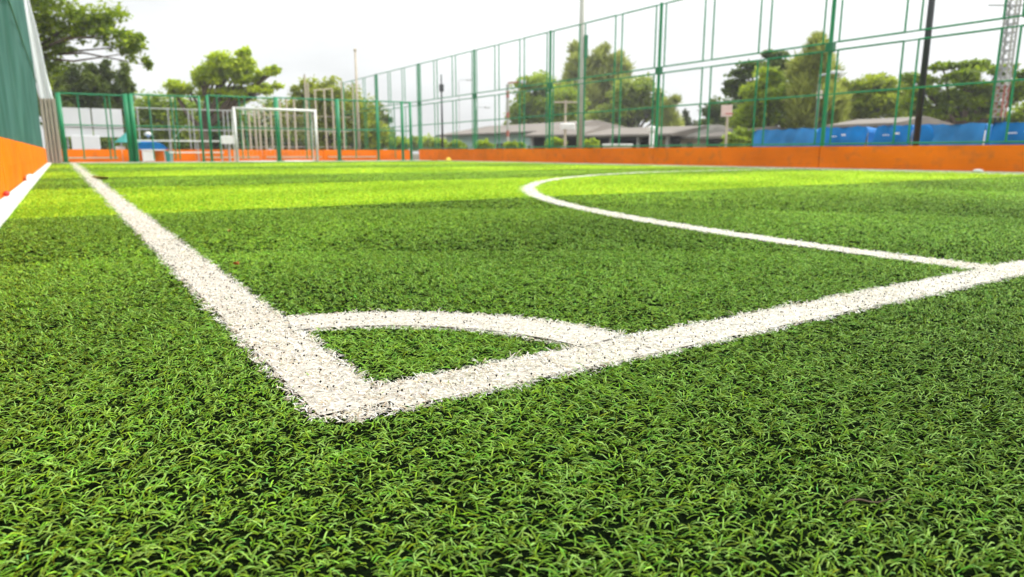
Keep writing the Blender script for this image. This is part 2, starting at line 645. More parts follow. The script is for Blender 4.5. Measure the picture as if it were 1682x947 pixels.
# ------------------------------------------------------------------ orange walls
def orange_wall(name, label, pts, height, thick, axis, seams):
    """low board wall made of panels with a visible seam between them"""
    root = thing(name, label, "wall", pts[0])
    for a, b in zip(seams[:-1], seams[1:]):
        mb = MB()
        L = b - a - 0.022
        c = (a + b) / 2
        nseg = 10

        def face(u, v, side):
            s = a + 0.011 + L * u
            z = 0.005 + height * v
            bul = 0.020 * math.sin(PI * u) * math.sin(PI * min(v * 1.1, 1)) + 0.005 * math.sin(s * 7 + v * 3) + 0.004 * math.sin(s * 2.3 - v * 5)
            off = (thick / 2 + bul) * side
            return (pts[0][0] + off, s, z) if axis == "y" else (s, pts[0][1] + off, z)
        mb.grid(lambda u, v: face(u, v, 1), nseg, 4)
        mb.grid(lambda u, v: face(1 - u, v, -1), nseg, 4)
        top = []
        mb.grid(lambda u, v: face(u, 1, 1 - 2 * v), nseg, 1)
        mb.grid(lambda u, v: face(0, v, 1 - 2 * u), 1, 4)
        mb.grid(lambda u, v: face(1, v, 1 - 2 * u), 1, 4)
        mb.build("panel", M["orange"], root, smooth=False)
    return root


orange_wall("orange_wall", "low bright orange wall below the green netting beside the near corner", [(XW_L - 0.04, -4, 0)], 0.50, 0.06, "y", [-4, -1.4, 1.2, 3.8, 6.4, 9.2, 11.8, 14.4, 17.0, 19.6, 22.2, 24.8, 27.9])
POST_Y = [-7.25, -2.0, 3.33, 8.58, 13.83, 19.08, 24.33, 29.58]
orange_wall("orange_wall", "long low orange wall below the tall green frame fence", [(XW_R + 0.04, POST_Y[1], 0)], 0.50, 0.06, "y", POST_Y[1:])
w = orange_wall("orange_wall", "far low orange wall with a pale stripe behind the goal", [(-0.9, 30.2, 0)], 0.48, 0.06, "x", [-0.9, 1.75, 4.4, 7.05, 9.7, 12.35, 14.1])
for a, b in ((-0.7, 1.6), (4.6, 6.9), (7.2, 9.6), (9.9, 12.2)):
    MB().box(((a + b) / 2, 30.145, 0.17), (b - a, 0.012, 0.05)).build("stripe", M["beige"], w)


# ------------------------------------------------------------------ fences
def sq_frame(mb, p0, p1, z0, z1, r, mid=None):
    """rectangular tube frame between two plan points"""
    a, b = np.array(p0, float), np.array(p1, float)

    def P(q, z):
        return (q[0], q[1], z)
    mb.tube([P(a, z0), P(a, z1)], r, 6)
    mb.tube([P(b, z0), P(b, z1)], r, 6)
    mb.tube([P(a, z0), P(b, z0)], r, 6)
    mb.tube([P(a, z1), P(b, z1)], r, 6)
    if mid:
        mb.tube([P(a, mid), P(b, mid)], r, 6)
    return mb


XF = 14.24
fence = thing("high_fence", "tall two tier green tube frame fence standing on the long orange wall", "fence", (XF, 13.8, 0))
ys = POST_Y + [34.83, 40.1]
for i, y in enumerate(ys):
    far = y > 30
    mb = MB().tube([(XF, y, 0), (XF, y, 4.46)], 0.045, 10)
    p = mb.build("post", M["green"], fence)
    MB().bbox((XF - 0.002, y, 2.645), (0.15, 0.17, 0.20), 0.012).build("clamp", M["green_dark"], p)
    if i == len(ys) - 1:
        break
    pitch = (ys[i + 1] - y) / 3
    for k in range(3):
        a, b = y + pitch * k + 0.15, y + pitch * (k + 1) - 0.15
        if k == 0:
            a = y + 0.19
        if k == 2:
            b = y + pitch * 3 - 0.19
        sq_frame(MB(), (XF, a), (XF, b), 2.74, 4.42, 0.021).build("upper_frame", M["green"], fence)
        sq_frame(MB(), (XF, a), (XF, b), 0.56, 2.57, 0.021, 1.64).build("lower_frame", M["green"], fence)
    for z, nm in ((4.42, "top_rail"), (2.74, "middle_rail"), (2.57, "middle_rail"), (1.64, "lower_rail"), (0.56, "bottom_rail")):
        MB().tube([(XF + 0.012, y, z), (XF + 0.012, ys[i + 1], z)], 0.016, 6).build(nm, M["green"], fence)

YE = 27.62
endf = thing("end_fence", "green tube frame fence behind the white goal at the end of the court", "fence", (6, YE, 0))
for x, r, h in ((-0.14, 0.075, 2.36), (1.86, 0.085, 2.40), (2.02, 0.085, 2.40), (4.27, 0.045, 2.44), (4.56, 0.05, 2.47), (7.08, 0.09, 2.52), (9.56, 0.085, 2.54), (11.3, 0.05, 2.55), (12.45, 0.06, 2.56), (12.85, 0.06, 2.56)):
    p = MB().tube([(x, YE, 0), (x, YE, h)], r, 12).build("post", M["green"], endf, smooth=True)
    MB().bbox((x, YE, 0.035), (r * 3.4, r * 3.4, 0.05), 0.008).build("base_plate", M["green_dark"], p)
for a, b, h in ((-0.14, 1.86, 2.34), (2.02, 4.27, 2.40), (4.56, 7.08, 2.46), (7.08, 9.56, 2.49), (9.56, 11.3, 2.5), (11.3, 12.85, 2.52)):
    MB().tube([(a, YE, h), (b, YE, h)], 0.028, 8).build("top_rail", M["green"], endf)
    MB().tube([(a, YE, 1.30), (b, YE, 1.30)], 0.022, 8).build("middle_rail", M["green"], endf)
for x, h in ((0.42, 2.34), (1.22, 2.34), (1.36, 2.34), (2.6, 2.40), (3.32, 2.40), (3.46, 2.40), (4.9, 2.46), (5.7, 2.46), (5.9, 2.46), (8.2, 2.49), (8.4, 2.49), (10.3, 2.5), (12.1, 2.52)):
    MB().tube([(x, YE + 0.01, 0.12), (x, YE + 0.01, h)], 0.022, 8).build("slim_post", M["green"], endf)

# grey tube fence behind
YG = 31.2
gf = thing("tube_fence", "slim pale grey tube fence behind the green end fence and blue awning", "fence", (3.5, YG, 0))
gx = [ony(p, 220, YG)[0] for p in (214, 229, 250, 279, 286, 312, 319, 369, 376)]
zt = ony(300, 179, YG)[2]
for x in gx:
    MB().tube([(x, YG, 0), (x, YG, zt)], 0.028, 8).build("post", M["grey"], gf)
for z in (zt, ony(300, 213, YG)[2]):
    MB().tube([(gx[0], YG + 0.02, z), (gx[-1] + 0.3, YG + 0.02, z)], 0.024, 8).build("rail", M["grey"], gf)
MB().tube([(gx[3], YG, 0.8), (gx[4] + 0.5, YG, 1.5)], 0.02, 6).build("brace", M["grey"], gf)

# beige pole fence behind goal
YB = 32.0
bf = thing("pole_fence", "row of tall beige poles with thin rails behind the goal", "fence", (9.5, YB, 0))
for px, top in ((397, 200), (408, 182), (417, 178), (424, 175), (433, 172), (444, 180), (459, 165), (470, 162), (482, 160), (500, 122), (505, 135), (517, 148), (532, 146), (545, 145), (561, 135), (579, 137)):
    q = ony(px, top, YB)
    MB().tube([(q[0], YB, 0), (q[0], YB, q[2])], 0.045, 8).build("pole", M["beige"], bf)
xa, xb = ony(397, 250, YB)[0], ony(579, 250, YB)[0]
for pz in (190, 214, 241):
    z = ony(500, pz, YB)[2]
    MB().tube([(xa, YB + 0.05, z), (xb, YB + 0.05, z)], 0.018, 6).build("rail", M["beige"], bf)
x1, x2 = ony(515, 148, YB)[0], ony(545, 146, YB)[0]
MB().tube([(x1, YB, ony(515, 148, YB)[2]), (x2, YB, ony(545, 145, YB)[2])], 0.03, 6).build("rail", M["beige"], bf)


# ------------------------------------------------------------------ left netting
def netting_mat():
    m, nt, b = new_mat("green_netting")
    N, L = nt.nodes, nt.links
    tc = N.new("ShaderNodeTexCoord")
    mp = N.new("ShaderNodeMapping")
    mp.inputs["Scale"].default_value = (1, 1.0, 0.45)
    L.new(tc.outputs["Object"], mp.inputs["Vector"])
    n1 = N.new("ShaderNodeTexNoise")
    n1.inputs["Scale"].default_value = 1.6
    n1.inputs["Detail"].default_value = 7
    L.new(mp.outputs["Vector"], n1.inputs["Vector"])
    cr = N.new("ShaderNodeValToRGB")
    e = cr.color_ramp.elements
    e[0].position, e[0].color = 0.30, (0.004, 0.085, 0.052, 1)
    e[1].position, e[1].color = 0.72, (0.060, 0.185, 0.150, 1)
    L.new(n1.outputs["Fac"], cr.inputs["Fac"])
    L.new(cr.outputs["Color"], b.inputs["Base Color"])
    b.inputs["Roughness"].default_value = 0.7
    tr = N.new("ShaderNodeBsdfTranslucent")
    L.new(cr.outputs["Color"], tr.inputs["Color"])
    m1 = N.new("ShaderNodeMixShader")
    m1.inputs["Fac"].default_value = 0.35
    L.new(b.outputs["BSDF"], m1.inputs[1])
    L.new(tr.outputs["BSDF"], m1.inputs[2])
    # worn holes in the weave
    n2 = N.new("ShaderNodeTexNoise")
    n2.inputs["Scale"].default_value = 9
    n2.inputs["Detail"].default_value = 9
    n2.inputs["Roughness"].default_value = 0.75
    L.new(tc.outputs["Object"], n2.inputs["Vector"])
    g = N.new("ShaderNodeMapRange")
    g.inputs["From Min"].default_value = 0.64
    g.inputs["From Max"].default_value = 0.70
    g.inputs["To Max"].default_value = 0.8
    L.new(n2.outputs["Fac"], g.inputs["Value"])
    tp = N.new("ShaderNodeBsdfTransparent")
    m2 = N.new("ShaderNodeMixShader")
    L.new(g.outputs["Result"], m2.inputs["Fac"])
    L.new(m1.outputs["Shader"], m2.inputs[1])
    L.new(tp.outputs["BSDF"], m2.inputs[2])
    L.new(m2.outputs["Shader"], N["Material Output"].inputs["Surface"])
    bp = N.new("ShaderNodeBump")
    bp.inputs["Strength"].default_value = 0.5
    bp.inputs["Distance"].default_value = 0.03
    L.new(n1.outputs["Fac"], bp.inputs["Height"])
    L.new(bp.outputs["Normal"], b.inputs["Normal"])
    return m


NX = -0.74
NT = 5.2
net = thing("net_fence", "tall teal green netting screen hung above the near orange wall", "fence", (NX, 12, 0))
mb = MB()


def netp(u, v):
    y = -4 + 31.1 * u
    z = 0.46 + (NT - 0.46) * v
    x = NX + 0.035 * math.sin(y * 2.6 + 0.6 * math.sin(y * 0.9)) * math.sin(PI * min(1, v * 1.02)) + 0.012 * math.sin(y * 7.3 + z * 1.5)
    return (x, y, z)


mb.grid(netp, 260, 24)
mb.build("netting", netting_mat(), net, smooth=True)
for z in (2.62, 5.2):
    MB().tube([(NX + 0.06, -4 + 31.1 * k / 12, z + 0.03 * math.sin(k * 2.1)) for k in range(13)], 0.014, 6).build("rope", M["green_dark"], net)
for y in (-1.4, 3.8, 9.0, 14.2, 19.4, 24.6, 27.1):
    MB().tube([(NX - 0.09, y, 0), (NX - 0.09, y, NT)], 0.04, 8).build("post", M["green"], net)

# white tarpaulin tied at the end of the netting, and the beige columns below it
yt = 27.75
mb = MB()
edge_r = [(40, -40), (49, 5), (58, 38), (68, 78), (78, 126), (86, 158), (87, 162)]
edge_l = [(25, -40), (32, 5), (38, 38), (46, 78), (56, 126), (64, 158), (66, 162)]


def tarp(u, v):
    k = min(int(v * 6), 5)
    f = v * 6 - k
    a = np.array(edge_l[k]) * (1 - f) + np.array(edge_l[k + 1]) * f
    b = np.array(edge_r[k]) * (1 - f) + np.array(edge_r[k + 1]) * f
    p = a * (1 - u) + b * u
    q = ony(p[0], p[1], yt)
    q[1] += 0.05 * math.sin(u * 9 + v * 4)
    return q


mb.grid(tarp, 8, 18)
o = mb.build("tarpaulin", M["silver"], None, smooth=True)
sol = o.modifiers.new("thickness", "SOLIDIFY")
sol.thickness = 0.02
tag(o, "long white tarpaulin hanging beside the end of the green netting", "tarpaulin")
xa, xb = ony(70, 205, 28.1)[0], ony(95.5, 205, 28.1)[0]
zt = ony(80, 161, 28.1)[2]
wl = thing("boundary_wall", "weathered beige ribbed wall beside the green corner post", "wall", ((xa + xb) / 2, 28.2, 0))
MB().box(((xa + xb) / 2, 28.25, zt / 2), (xb - xa, 0.18, zt)).build("wall_face", M["concrete"], wl)
for k in range(4):
    x = xa + (xb - xa) * (k + 0.5) / 4
    MB().box((x, 28.11, zt / 2), (0.05, 0.08, zt - 0.02)).build("rib", M["beige"], wl)


# ------------------------------------------------------------------ goal
GX0, GX1, GY, GH = 5.37, 8.44, 27.05, 2.0
goal = thing("goal", "white steel five a side goal frame standing on the far goal line", "goal", ((GX0 + GX1) / 2, GY, 0))
MB().tube([(GX0, GY, 0), (GX0, GY, GH + 0.045)], 0.05, 12).build("goal_post", M["white"], goal, True)
MB().tube([(GX1, GY, 0), (GX1, GY, GH + 0.045)], 0.05, 12).build("goal_post", M["white"], goal, True)
MB().tube([(GX0 + 0.04, GY, GH), (GX1 - 0.04, GY, GH)], 0.05, 12).build("crossbar", M["white"], goal, True)
for x in (GX0, GX1):
    MB().tube([(x, GY + 0.04, GH - 0.02), (x, GY + 0.42, GH - 0.05), (x, GY + 0.5, 1.2), (x, GY + 0.48, 0.03)], 0.022, 8).build("side_stay", M["white"], goal, True)
    MB().tube([(x, GY + 0.04, 0.03), (x, GY + 0.5, 0.03)], 0.022, 8).build("side_foot", M["white"], goal, True)
MB().tube([(GX0, GY + 0.49, 0.03), (GX1, GY + 0.49, 0.03)], 0.022, 8).build("ground_bar", M["white"], goal, True)
mb = MB()
for k in range(19):
    x = GX0 + (GX1 - GX0) * k / 18
    mb.tube([(x, GY + 0.42, GH - 0.05), (x, GY + 0.5, 1.2), (x, GY + 0.48, 0.05)], 0.0013, 3, False)
for k in range(12):
    z = 0.1 + k * 0.16
    yy = GY + (0.49 if z < 1.2 else 0.46)
    mb.tube([(GX0, yy, z), (GX1, yy, z)], 0.0013, 3, False)
mb.build("goal_net", M["white"], goal)


# ------------------------------------------------------------------ things behind the end fence
def panel_on(px0, py0, px1, py1, y, thick=0.06):
    a, b = ony(px0, py1, y), ony(px1, py0, y)
    return ((a[0] + b[0]) / 2, y, (a[2] + b[2]) / 2), (abs(b[0] - a[0]), thick, abs(b[2] - a[2]))


yb = 33.5
c, s = panel_on(102, 179, 199, 224, yb)
sign = thing("sign_board", "large blank white board on thin legs behind the left of the end fence", "sign", (c[0], yb, 0))
MB().bbox((c[0] - s[0] / 4 - 0.01, yb, c[2]), (s[0] / 2 - 0.03, 0.06, s[2]), 0.01).build("board", M["silver"], sign)
MB().bbox((c[0] + s[0] / 4 + 0.01, yb, c[2]), (s[0] / 2 - 0.03, 0.06, s[2]), 0.01).build("board", M["silver"], sign)
for dx in (-0.42, -0.15, 0.05, 0.3, 0.44):
    MB().tube([(c[0] + s[0] * dx, yb + 0.08, 0), (c[0] + s[0] * dx, yb + 0.08, c[2] + s[2] / 2)], 0.03, 6).build("leg", M["grey"], sign)
MB().tube([(c[0] - s[0] / 2, yb - 0.05, c[2] - 0.18), (c[0] + s[0] / 2, yb - 0.05, c[2] - 0.18)], 0.025, 6).build("rail", M["grey"], sign)
c, s = panel_on(119, 222, 163, 246, yb - 0.6)
sg2 = thing("sign_board", "smaller blank white board standing low in front of the large one", "sign", (c[0], yb - 0.6, 0))
MB().bbox(c, s, 0.02).build("board", M["silver"], sg2)
for dx in (-0.35, 0.35):
    MB().tube([(c[0] + s[0] * dx, yb - 0.54, 0), (c[0] + s[0] * dx, yb - 0.54, c[2])], 0.025, 6).build("leg", M["grey"], sg2)

# blue awning on a frame
ya = 30.9
aw = thing("awning", "bright blue canvas awning on a white frame behind the end fence", "awning", (*ony(250, 250, ya)[:2], 0))
p = [ony(222, 246, ya), ony(278, 246, ya), ony(268, 237, ya), ony(255, 233, ya), ony(224, 233, ya)]
mb = MB()
mb.prism(p, (0, 0.9, 0.06))
mb.build("canopy", M["blue"], aw)
for px in (226, 250, 271):
    q = ony(px, 246, ya)
    for dy in (0.03, 0.85):
        MB().tube([(q[0], ya + dy, 0), (q[0], ya + dy, q[2])], 0.02, 6).build("pole", M["white"], aw)
# white table under the awning
yt = 30.0
c, s = panel_on(233, 246, 270, 260, yt)
tb = thing("table", "white folding table under the blue awning", "table", (c[0], yt, 0))
ztab = c[2] + s[2] / 2
MB().bbox((c[0], yt, ztab), (s[0], 0.5, 0.04), 0.01).build("table_top", M["white"], tb)
MB().box((c[0] - s[0] * 0.22, yt - 0.22, ztab / 2), (s[0] * 0.5, 0.02, ztab - 0.06)).build("front_panel", M["white"], tb)
for dx in (-0.47, 0.47):
    for dy in (-0.2, 0.2):
        MB().tube([(c[0] + s[0] * dx, yt + dy, 0), (c[0] + s[0] * dx, yt + dy, ztab)], 0.015, 6).build("leg", M["white"], tb)
# teal bin
c, s = panel_on(271, 247, 285, 262, 29.6)
bn = thing("bin", "small teal bin standing beside the white table", "bin", (c[0], 29.6, 0))
hb = c[2] + s[2] / 2
MB().tube([(c[0], 29.6, 0.01), (c[0], 29.6, hb * 0.9)], [s[0] * 0.36, s[0] * 0.46], 14).build("bin_body", M["teal_plastic"], bn)
MB().tube([(c[0], 29.6, hb * 0.9), (c[0], 29.6, hb)], [s[0] * 0.5, s[0] * 0.48], 14).build("lid", M["teal_plastic"], bn)
# spare goal / long white barrier bars
ybr = 29.2
xa, xb = ony(222, 231, ybr)[0], ony(366, 231, ybr)[0]
z1, z2 = ony(300, 231, ybr)[2], ony(300, 250, ybr)[2]
br = thing("barrier", "long low white two rail barrier behind the green end fence", "barrier", ((xa + xb) / 2, ybr, 0))
MB().box(((xa + xb) / 2, ybr, z1), (xb - xa, 0.05, 0.055)).build("rail", M["white"], br)
MB().box((xa * 0.32 + xb * 0.68, ybr, z2), ((xb - xa) * 0.64, 0.05, 0.05)).build("rail", M["white"], br)
for t in (0.02, 0.38, 0.7, 0.98):
    x = xa + (xb - xa) * t
    MB().box((x, ybr + 0.06, z1 / 2), (0.05, 0.05, z1)).build("post", M["grey"], br)
c, s = panel_on(364, 223, 386, 236, 29.0)
bx = thing("cabinet", "white metal cabinet on a post beside the left goal post", "cabinet", (c[0], 29.0, 0))
MB().bbox((c[0], 29.0, c[2]), (s[0], 0.3, s[2]), 0.02).build("cabinet_box", M["white"], bx)
MB().tube([(c[0], 29.0, 0), (c[0], 29.0, c[2])], 0.04, 8).build("post", M["grey"], bx)
c, s = panel_on(191, 240, 205, 252, 30.9)
bx = thing("crate", "small white box on short legs left of the blue awning", "box", (c[0], 30.9, 0))
MB().bbox((c[0], 30.9, c[2]), (s[0], 0.35, s[2]), 0.02).build("crate_body", M["white"], bx)
for dx in (-0.35, 0.35):
    MB().box((c[0] + s[0] * dx, 30.9, (c[2] - s[2] / 2) / 2), (0.05, 0.28, c[2] - s[2] / 2)).build("leg", M["grey"], bx)
# teal parasol
q = ony(208, 216, 31.0)
um = thing("parasol", "small teal parasol behind the double green post", "parasol", (q[0], 31.0, 0))
mb = MB()
zc = q[2]
ring = [(q[0] + 0.5 * math.cos(2 * PI * k / 10), 31.0 + 0.5 * math.sin(2 * PI * k / 10), zc - 0.42) for k in range(10)]
mb.add([(q[0], 31.0, zc)] + ring, [(0, k + 1, (k + 1) % 10 + 1) for k in range(10)])
o = mb.build("canopy", M["teal_plastic"], um)
o.modifiers.new("thickness", "SOLIDIFY").thickness = 0.015
MB().tube([(q[0], 31.0, 0), (q[0], 31.0, zc)], 0.02, 6).build("pole", M["white"], um)
# small round lamp
q = ony(243, 220, 31.8)
lm = thing("post_lamp", "white round lamp on a thin pole above the blue awning", "lamp", (q[0], 31.8, 0))
MB().tube([(q[0], 31.8, 0), (q[0], 31.8, q[2] - 0.1)], 0.02, 6).build("pole", M["grey"], lm)
MB().ball((q[0], 31.8, q[2]), (0.13, 0.13, 0.1)).build("lamp_shade", M["white"], lm, True)


# ------------------------------------------------------------------ poles and masts
def pole_base(px, dist, py=245):
    q = atd(px, py, dist)
    return q[0], q[1]


def hx(px, py, dist):
    return atd(px, py, dist)


# white light pole just outside the right fence
q = onx(952, 238, 15.0)
lp = thing("light_pole", "thick white light pole rising out of the picture behind the green fence", "light pole", (q[0], q[1], 0))
MB().tube([(q[0], q[1], 0), (q[0], q[1], 2.6), (q[0], q[1], 6.6)], [0.115, 0.10, 0.075], 14).build("pole", M["pole"], lp, True)
MB().box((q[0] + 0.11, q[1] - 0.11, 3.9), (0.09, 0.09, 0.75)).build("switch_box", M["green_dark"], lp)
MB().tube([(q[0] + 0.09, q[1] - 0.09, 0), (q[0] + 0.09, q[1] - 0.09, 3.6)], 0.03, 8).build("conduit", M["green"], lp)
MB().box((q[0] - 0.3, q[1], 6.65), (0.8, 0.1, 0.08)).build("crossarm", M["white"], lp)
for dx in (-0.6, 0.05):
    MB().bbox((q[0] + dx, q[1] - 0.1, 6.8), (0.35, 0.16, 0.24), 0.02).build("floodlight", M["grey"], lp)
# black pole
q = onx(1504, 238, 14.75)
bp_ = thing("black_pole", "tall black steel pole in front of the blue tarpaulin stalls", "pole", (q[0], q[1], 0))
MB().tube([(q[0], q[1], 0), (q[0], q[1], 5.2)], 0.062, 14).build("shaft", M["black"], bp_, True)
MB().bbox((q[0], q[1], 0.03), (0.24, 0.24, 0.06), 0.01).build("base_plate", M["black"], bp_)
# very tall thin grey pole beyond corner
q = atd(590, 240, 40)
z = atd(588, 82, 40)[2]
fp = thing("flag_pole", "tall slender pale pole beyond the far corner of the court", "pole", (q[0], q[1], 0))
MB().tube([(q[0], q[1], 0), (q[0], q[1], z)], [0.10, 0.06], 8).build("shaft", M["beige"], fp, True)
MB().ball((q[0], q[1], z), 0.1, 8, 6).build("finial", M["beige"], fp, True)
# dark street pole
q = atd(727, 240, 50)
z = atd(727, 122, 50)[2]
dp = thing("lamp_post", "thin dark lamp post left of the teal building", "lamp post", (q[0], q[1], 0))
MB().tube([(q[0], q[1], 0), (q[0], q[1], z)], [0.09, 0.05], 8).build("shaft", M["black"], dp, True)
MB().bbox((q[0], q[1], atd(727, 144, 50)[2]), (0.26, 0.26, 0.5), 0.03).build("lantern", M["black"], dp)
# red and white mast with arm
d = 44
q = atd(834, 240, d)
ms = thing("striped_mast", "red and white striped mast with a short arm in front of the teal building", "mast", (q[0], q[1], 0))
zs = [0, *[atd(834, p, d)[2] for p in (224, 214, 195, 184, 160, 150, 138)]]
for k in range(len(zs) - 1):
    MB().tube([(q[0], q[1], zs[k]), (q[0], q[1], zs[k + 1])], 0.10, 8).build("segment", M["dull_red"] if k % 2 else M["pole"], ms)
a, b = atd(834, 136, d), atd(858, 134, d)
MB().tube([a, b], 0.05, 6).build("arm", M["dull_red"], ms)
MB().bbox((b[0], b[1], b[2]), (0.4, 0.25, 0.2), 0.03).build("floodlight", M["grey"], ms)
# second slim grey lamp
for px, py, dd, lab in ((783, 176, 60, "slim grey street lamp with a bent arm behind the teal building"), (755, 131, 70, "distant tall grey street lamp left of the double green post")):
    q = atd(px, 240, dd)
    t = atd(px, py, dd)
    sl = thing("street_lamp", lab, "street lamp", (q[0], q[1], 0), "distant street lamps")
    e = t + RGT * 0.9
    MB().tube([(q[0], q[1], 0), (q[0], q[1], t[2] - 0.3), t, e], [0.035, 0.03, 0.025, 0.025], 6).build("shaft", M["grey"], sl)
    MB().bbox((e[0], e[1], e[2]), (0.5, 0.25, 0.12), 0.03).build("lamp_head", M["grey"], sl)
# white pillar
q = atd(1070, 238, 30)
z = atd(1070, 211, 30)[2]
wp = thing("marker_post", "short white post with a pale cap in front of the long grey roof", "post", (q[0], q[1], 0))
MB().tube([(q[0], q[1], 0), (q[0], q[1], z)], 0.10, 10).build("shaft", M["white"], wp, True)
MB().bbox((q[0], q[1], z), (0.34, 0.34, 0.2), 0.04).build("cap", M["white"], wp)
# basketball board
d = 28
q = atd(1192, 240, d)
t = atd(1191, 182, d)
bb = thing("basketball_hoop", "faded pale basketball backboard on a slim post beyond the fence", "basketball hoop", (q[0], q[1], 0))
MB().tube([(q[0], q[1], 0), (q[0], q[1], t[2])], 0.05, 8).build("post", M["beige"], bb)
rz = -YAW - R(20)
MB().bbox((t[0] - 0.05, t[1] - 0.12, t[2]), (0.42, 0.04, 0.44), 0.01, rz).build("backboard", M["pink"], bb)
mb = MB()
hc = np.array([t[0] - 0.16, t[1] - 0.34, t[2] - 0.12])
mb.tube([hc + np.array([0.15 * math.cos(2 * PI * k / 14), 0.15 * math.sin(2 * PI * k / 14), 0]) for k in range(15)], 0.012, 5)
mb.build("rim", M["red"], bb)
# concrete pole in front of the round trees
d = 33
q = atd(928, 240, d)
z = atd(928, 164, d)[2]
pp = thing("utility_pole", "beige utility pole with a white lamp bracket in front of the round tree", "utility pole", (q[0], q[1], 0))
MB().tube([(q[0], q[1], 0), (q[0], q[1], z)], [0.07, 0.05], 8).build("shaft", M["beige"], pp)
MB().tube([(q[0] - 0.5, q[1] + 0.3, z - 0.1), (q[0] + 0.5, q[1] - 0.3, z - 0.1)], 0.04, 6).build("crossarm", M["beige"], pp)
k_ = atd(932, 207, d)
MB().bbox((k_[0], k_[1], k_[2]), (0.7, 0.3, 0.28), 0.05, -YAW).build("lamp_head", M["white"], pp)
# curved lamp in front of casuarina
d = 26
q = atd(1337, 245, d)
a = atd(1337, 138, d)
sl = thing("street_lamp", "white street lamp with an upswept arm in front of the feathery tree", "street lamp", (q[0], q[1], 0))
MB().tube([(q[0], q[1], 0), (q[0], q[1], a[2]), atd(1346, 124, d), atd(1372, 118, d)], [0.05, 0.045, 0.04, 0.03], 8).build("shaft", M["grey"], sl, True)
e = atd(1374, 118, d)
MB().bbox((e[0], e[1], e[2]), (0.35, 0.18, 0.1), 0.02, -YAW).build("lamp_head", M["white"], sl)
c_ = atd(1346, 155, d)
MB().bbox((c_[0], c_[1], c_[2]), (0.16, 0.16, 0.3), 0.02).build("junction_box", M["beige"], sl)

# lattice mast, red and white
d = 23
b0 = atd(1632, 245, d)
tw = thing("lattice_mast", "lattice radio mast painted red and white above the blue stalls", "mast", (b0[0], b0[1], 0))
zlo = atd(1632, 192, d)[2]
zmid = atd(1636, 140, d)[2]
zhi = atd(1650, -20, d)[2]
hw_ = 0.14


def lattice(z0, z1, n, name, m_leg, m_lace):
    mb, ml = MB(), MB()
    off = [(-hw_, -hw_), (hw_, -hw_), (hw_, hw_), (-hw_, hw_)]
    for ox, oy in off:
        mb.tube([(b0[0] + ox, b0[1] + oy, z0), (b0[0] + ox, b0[1] + oy, z1)], 0.032, 6)
    for k in range(n):
        a, b = z0 + (z1 - z0) * k / n, z0 + (z1 - z0) * (k + 1) / n
        for i in range(4):
            p, r_ = off[i], off[(i + 1) % 4]
            ml.tube([(b0[0] + p[0], b0[1] + p[1], a), (b0[0] + r_[0], b0[1] + r_[1], b)], 0.018, 5)
            ml.tube([(b0[0] + p[0], b0[1] + p[1], a), (b0[0] + r_[0], b0[1] + r_[1], a)], 0.018, 5)
    o = mb.build(name, m_leg, tw)
    ml.build("lacing", m_lace, o)


lattice(0, zlo, 3, "base_section", M["black"], M["black"])
lattice(zlo, zmid, 4, "red_section", M["dull_red"], M["pole"])
lattice(zmid, zhi, 11, "white_section", M["pole"], M["grey"])
zz = atd(1650, 14, d)[2]
MB().bbox((b0[0] + 0.42, b0[1] - 0.28, zz), (0.26, 0.22, 0.5), 0.02).build("antenna", M["grey"], tw)
MB().bbox((b0[0] + 0.62, b0[1] - 0.42, zz + 0.25), (0.2, 0.18, 0.55), 0.02).build("antenna", M["red"], tw)
MB().tube([(b0[0] - 0.7, b0[1] + 0.4, zz + 0.1), (b0[0] + 0.75, b0[1] - 0.5, zz + 0.1)], 0.03, 6).build("crossarm", M["grey"], tw)


# ------------------------------------------------------------------ blue tarpaulin stalls
def stall(px0, px1, pytop, xx, m, label, round_l, bulge):
    a, b = onx(px0, 240, xx), onx(px1, 240, xx)
    ztop = onx((px0 + px1) / 2, pytop, xx)[2]
    y0, y1 = min(a[1], b[1]), max(a[1], b[1])
    root = thing("stall", label, "stall", (xx, (y0 + y1) / 2, 0), "tarpaulin covered stalls beyond the long wall")
    L, D = y1 - y0, 1.5
    ph = xx * 3 + px0

    def ztop_at(t):
        e = min(t, 1 - t)
        return ztop * (1 - round_l * max(0, 1 - e / 0.07) ** 2 * 0.16) + 0.012 * math.sin(t * 9 + ph) - 0.02 * abs(math.sin(t * 5 * PI))

    def front(u, v):
        zt = ztop_at(u)
        fold = 0.045 * math.sin(u * L * 5.2 + ph) * (1 - 0.4 * v) + 0.03 * math.sin(u * L * 11 + v * 3)
        return (xx - fold - bulge * math.sin(PI * v) * 0.2, y0 + L * u, 0.02 + zt * v)

    def top(u, v):
        return (xx + D * v, y0 + L * u, 0.02 + ztop_at(u) - 0.10 * v)
    cv = MB()
    cv.grid(front, 60, 12)
    cv.grid(top, 60, 8)
    cv.grid(lambda u, v: (xx + D * u, y0, 0.02 + (ztop_at(0) - 0.10 * u) * v), 8, 4)
    cv.grid(lambda u, v: (xx + D * u, y1, 0.02 + (ztop_at(1) - 0.10 * u) * v), 8, 4)
    cv.build("tarpaulin", m, root, smooth=True)
    if label.startswith("bright"):
        c = front(0.5, 0.78)
        mk = MB()
        for dy, w_ in ((-0.16, 0.20), (0.16, 0.14)):
            mk.bbox((xx - bulge * 0.16 - 0.06, c[1] - dy, c[2] + 0.02 * math.sin(dy * 9)), (0.012, w_, 0.02 + 0.03 * (dy > 0)), 0.004)
        mk.build("faded_print", M["silver"], root)
    for y in (y0 + 0.08, y1 - 0.08):
        MB().tube([(xx + 0.06, y, 0), (xx + 0.06, y, ztop * 0.8)], 0.03, 6).build("pole", M["grey"], root)
    return root, y0, y1, ztop


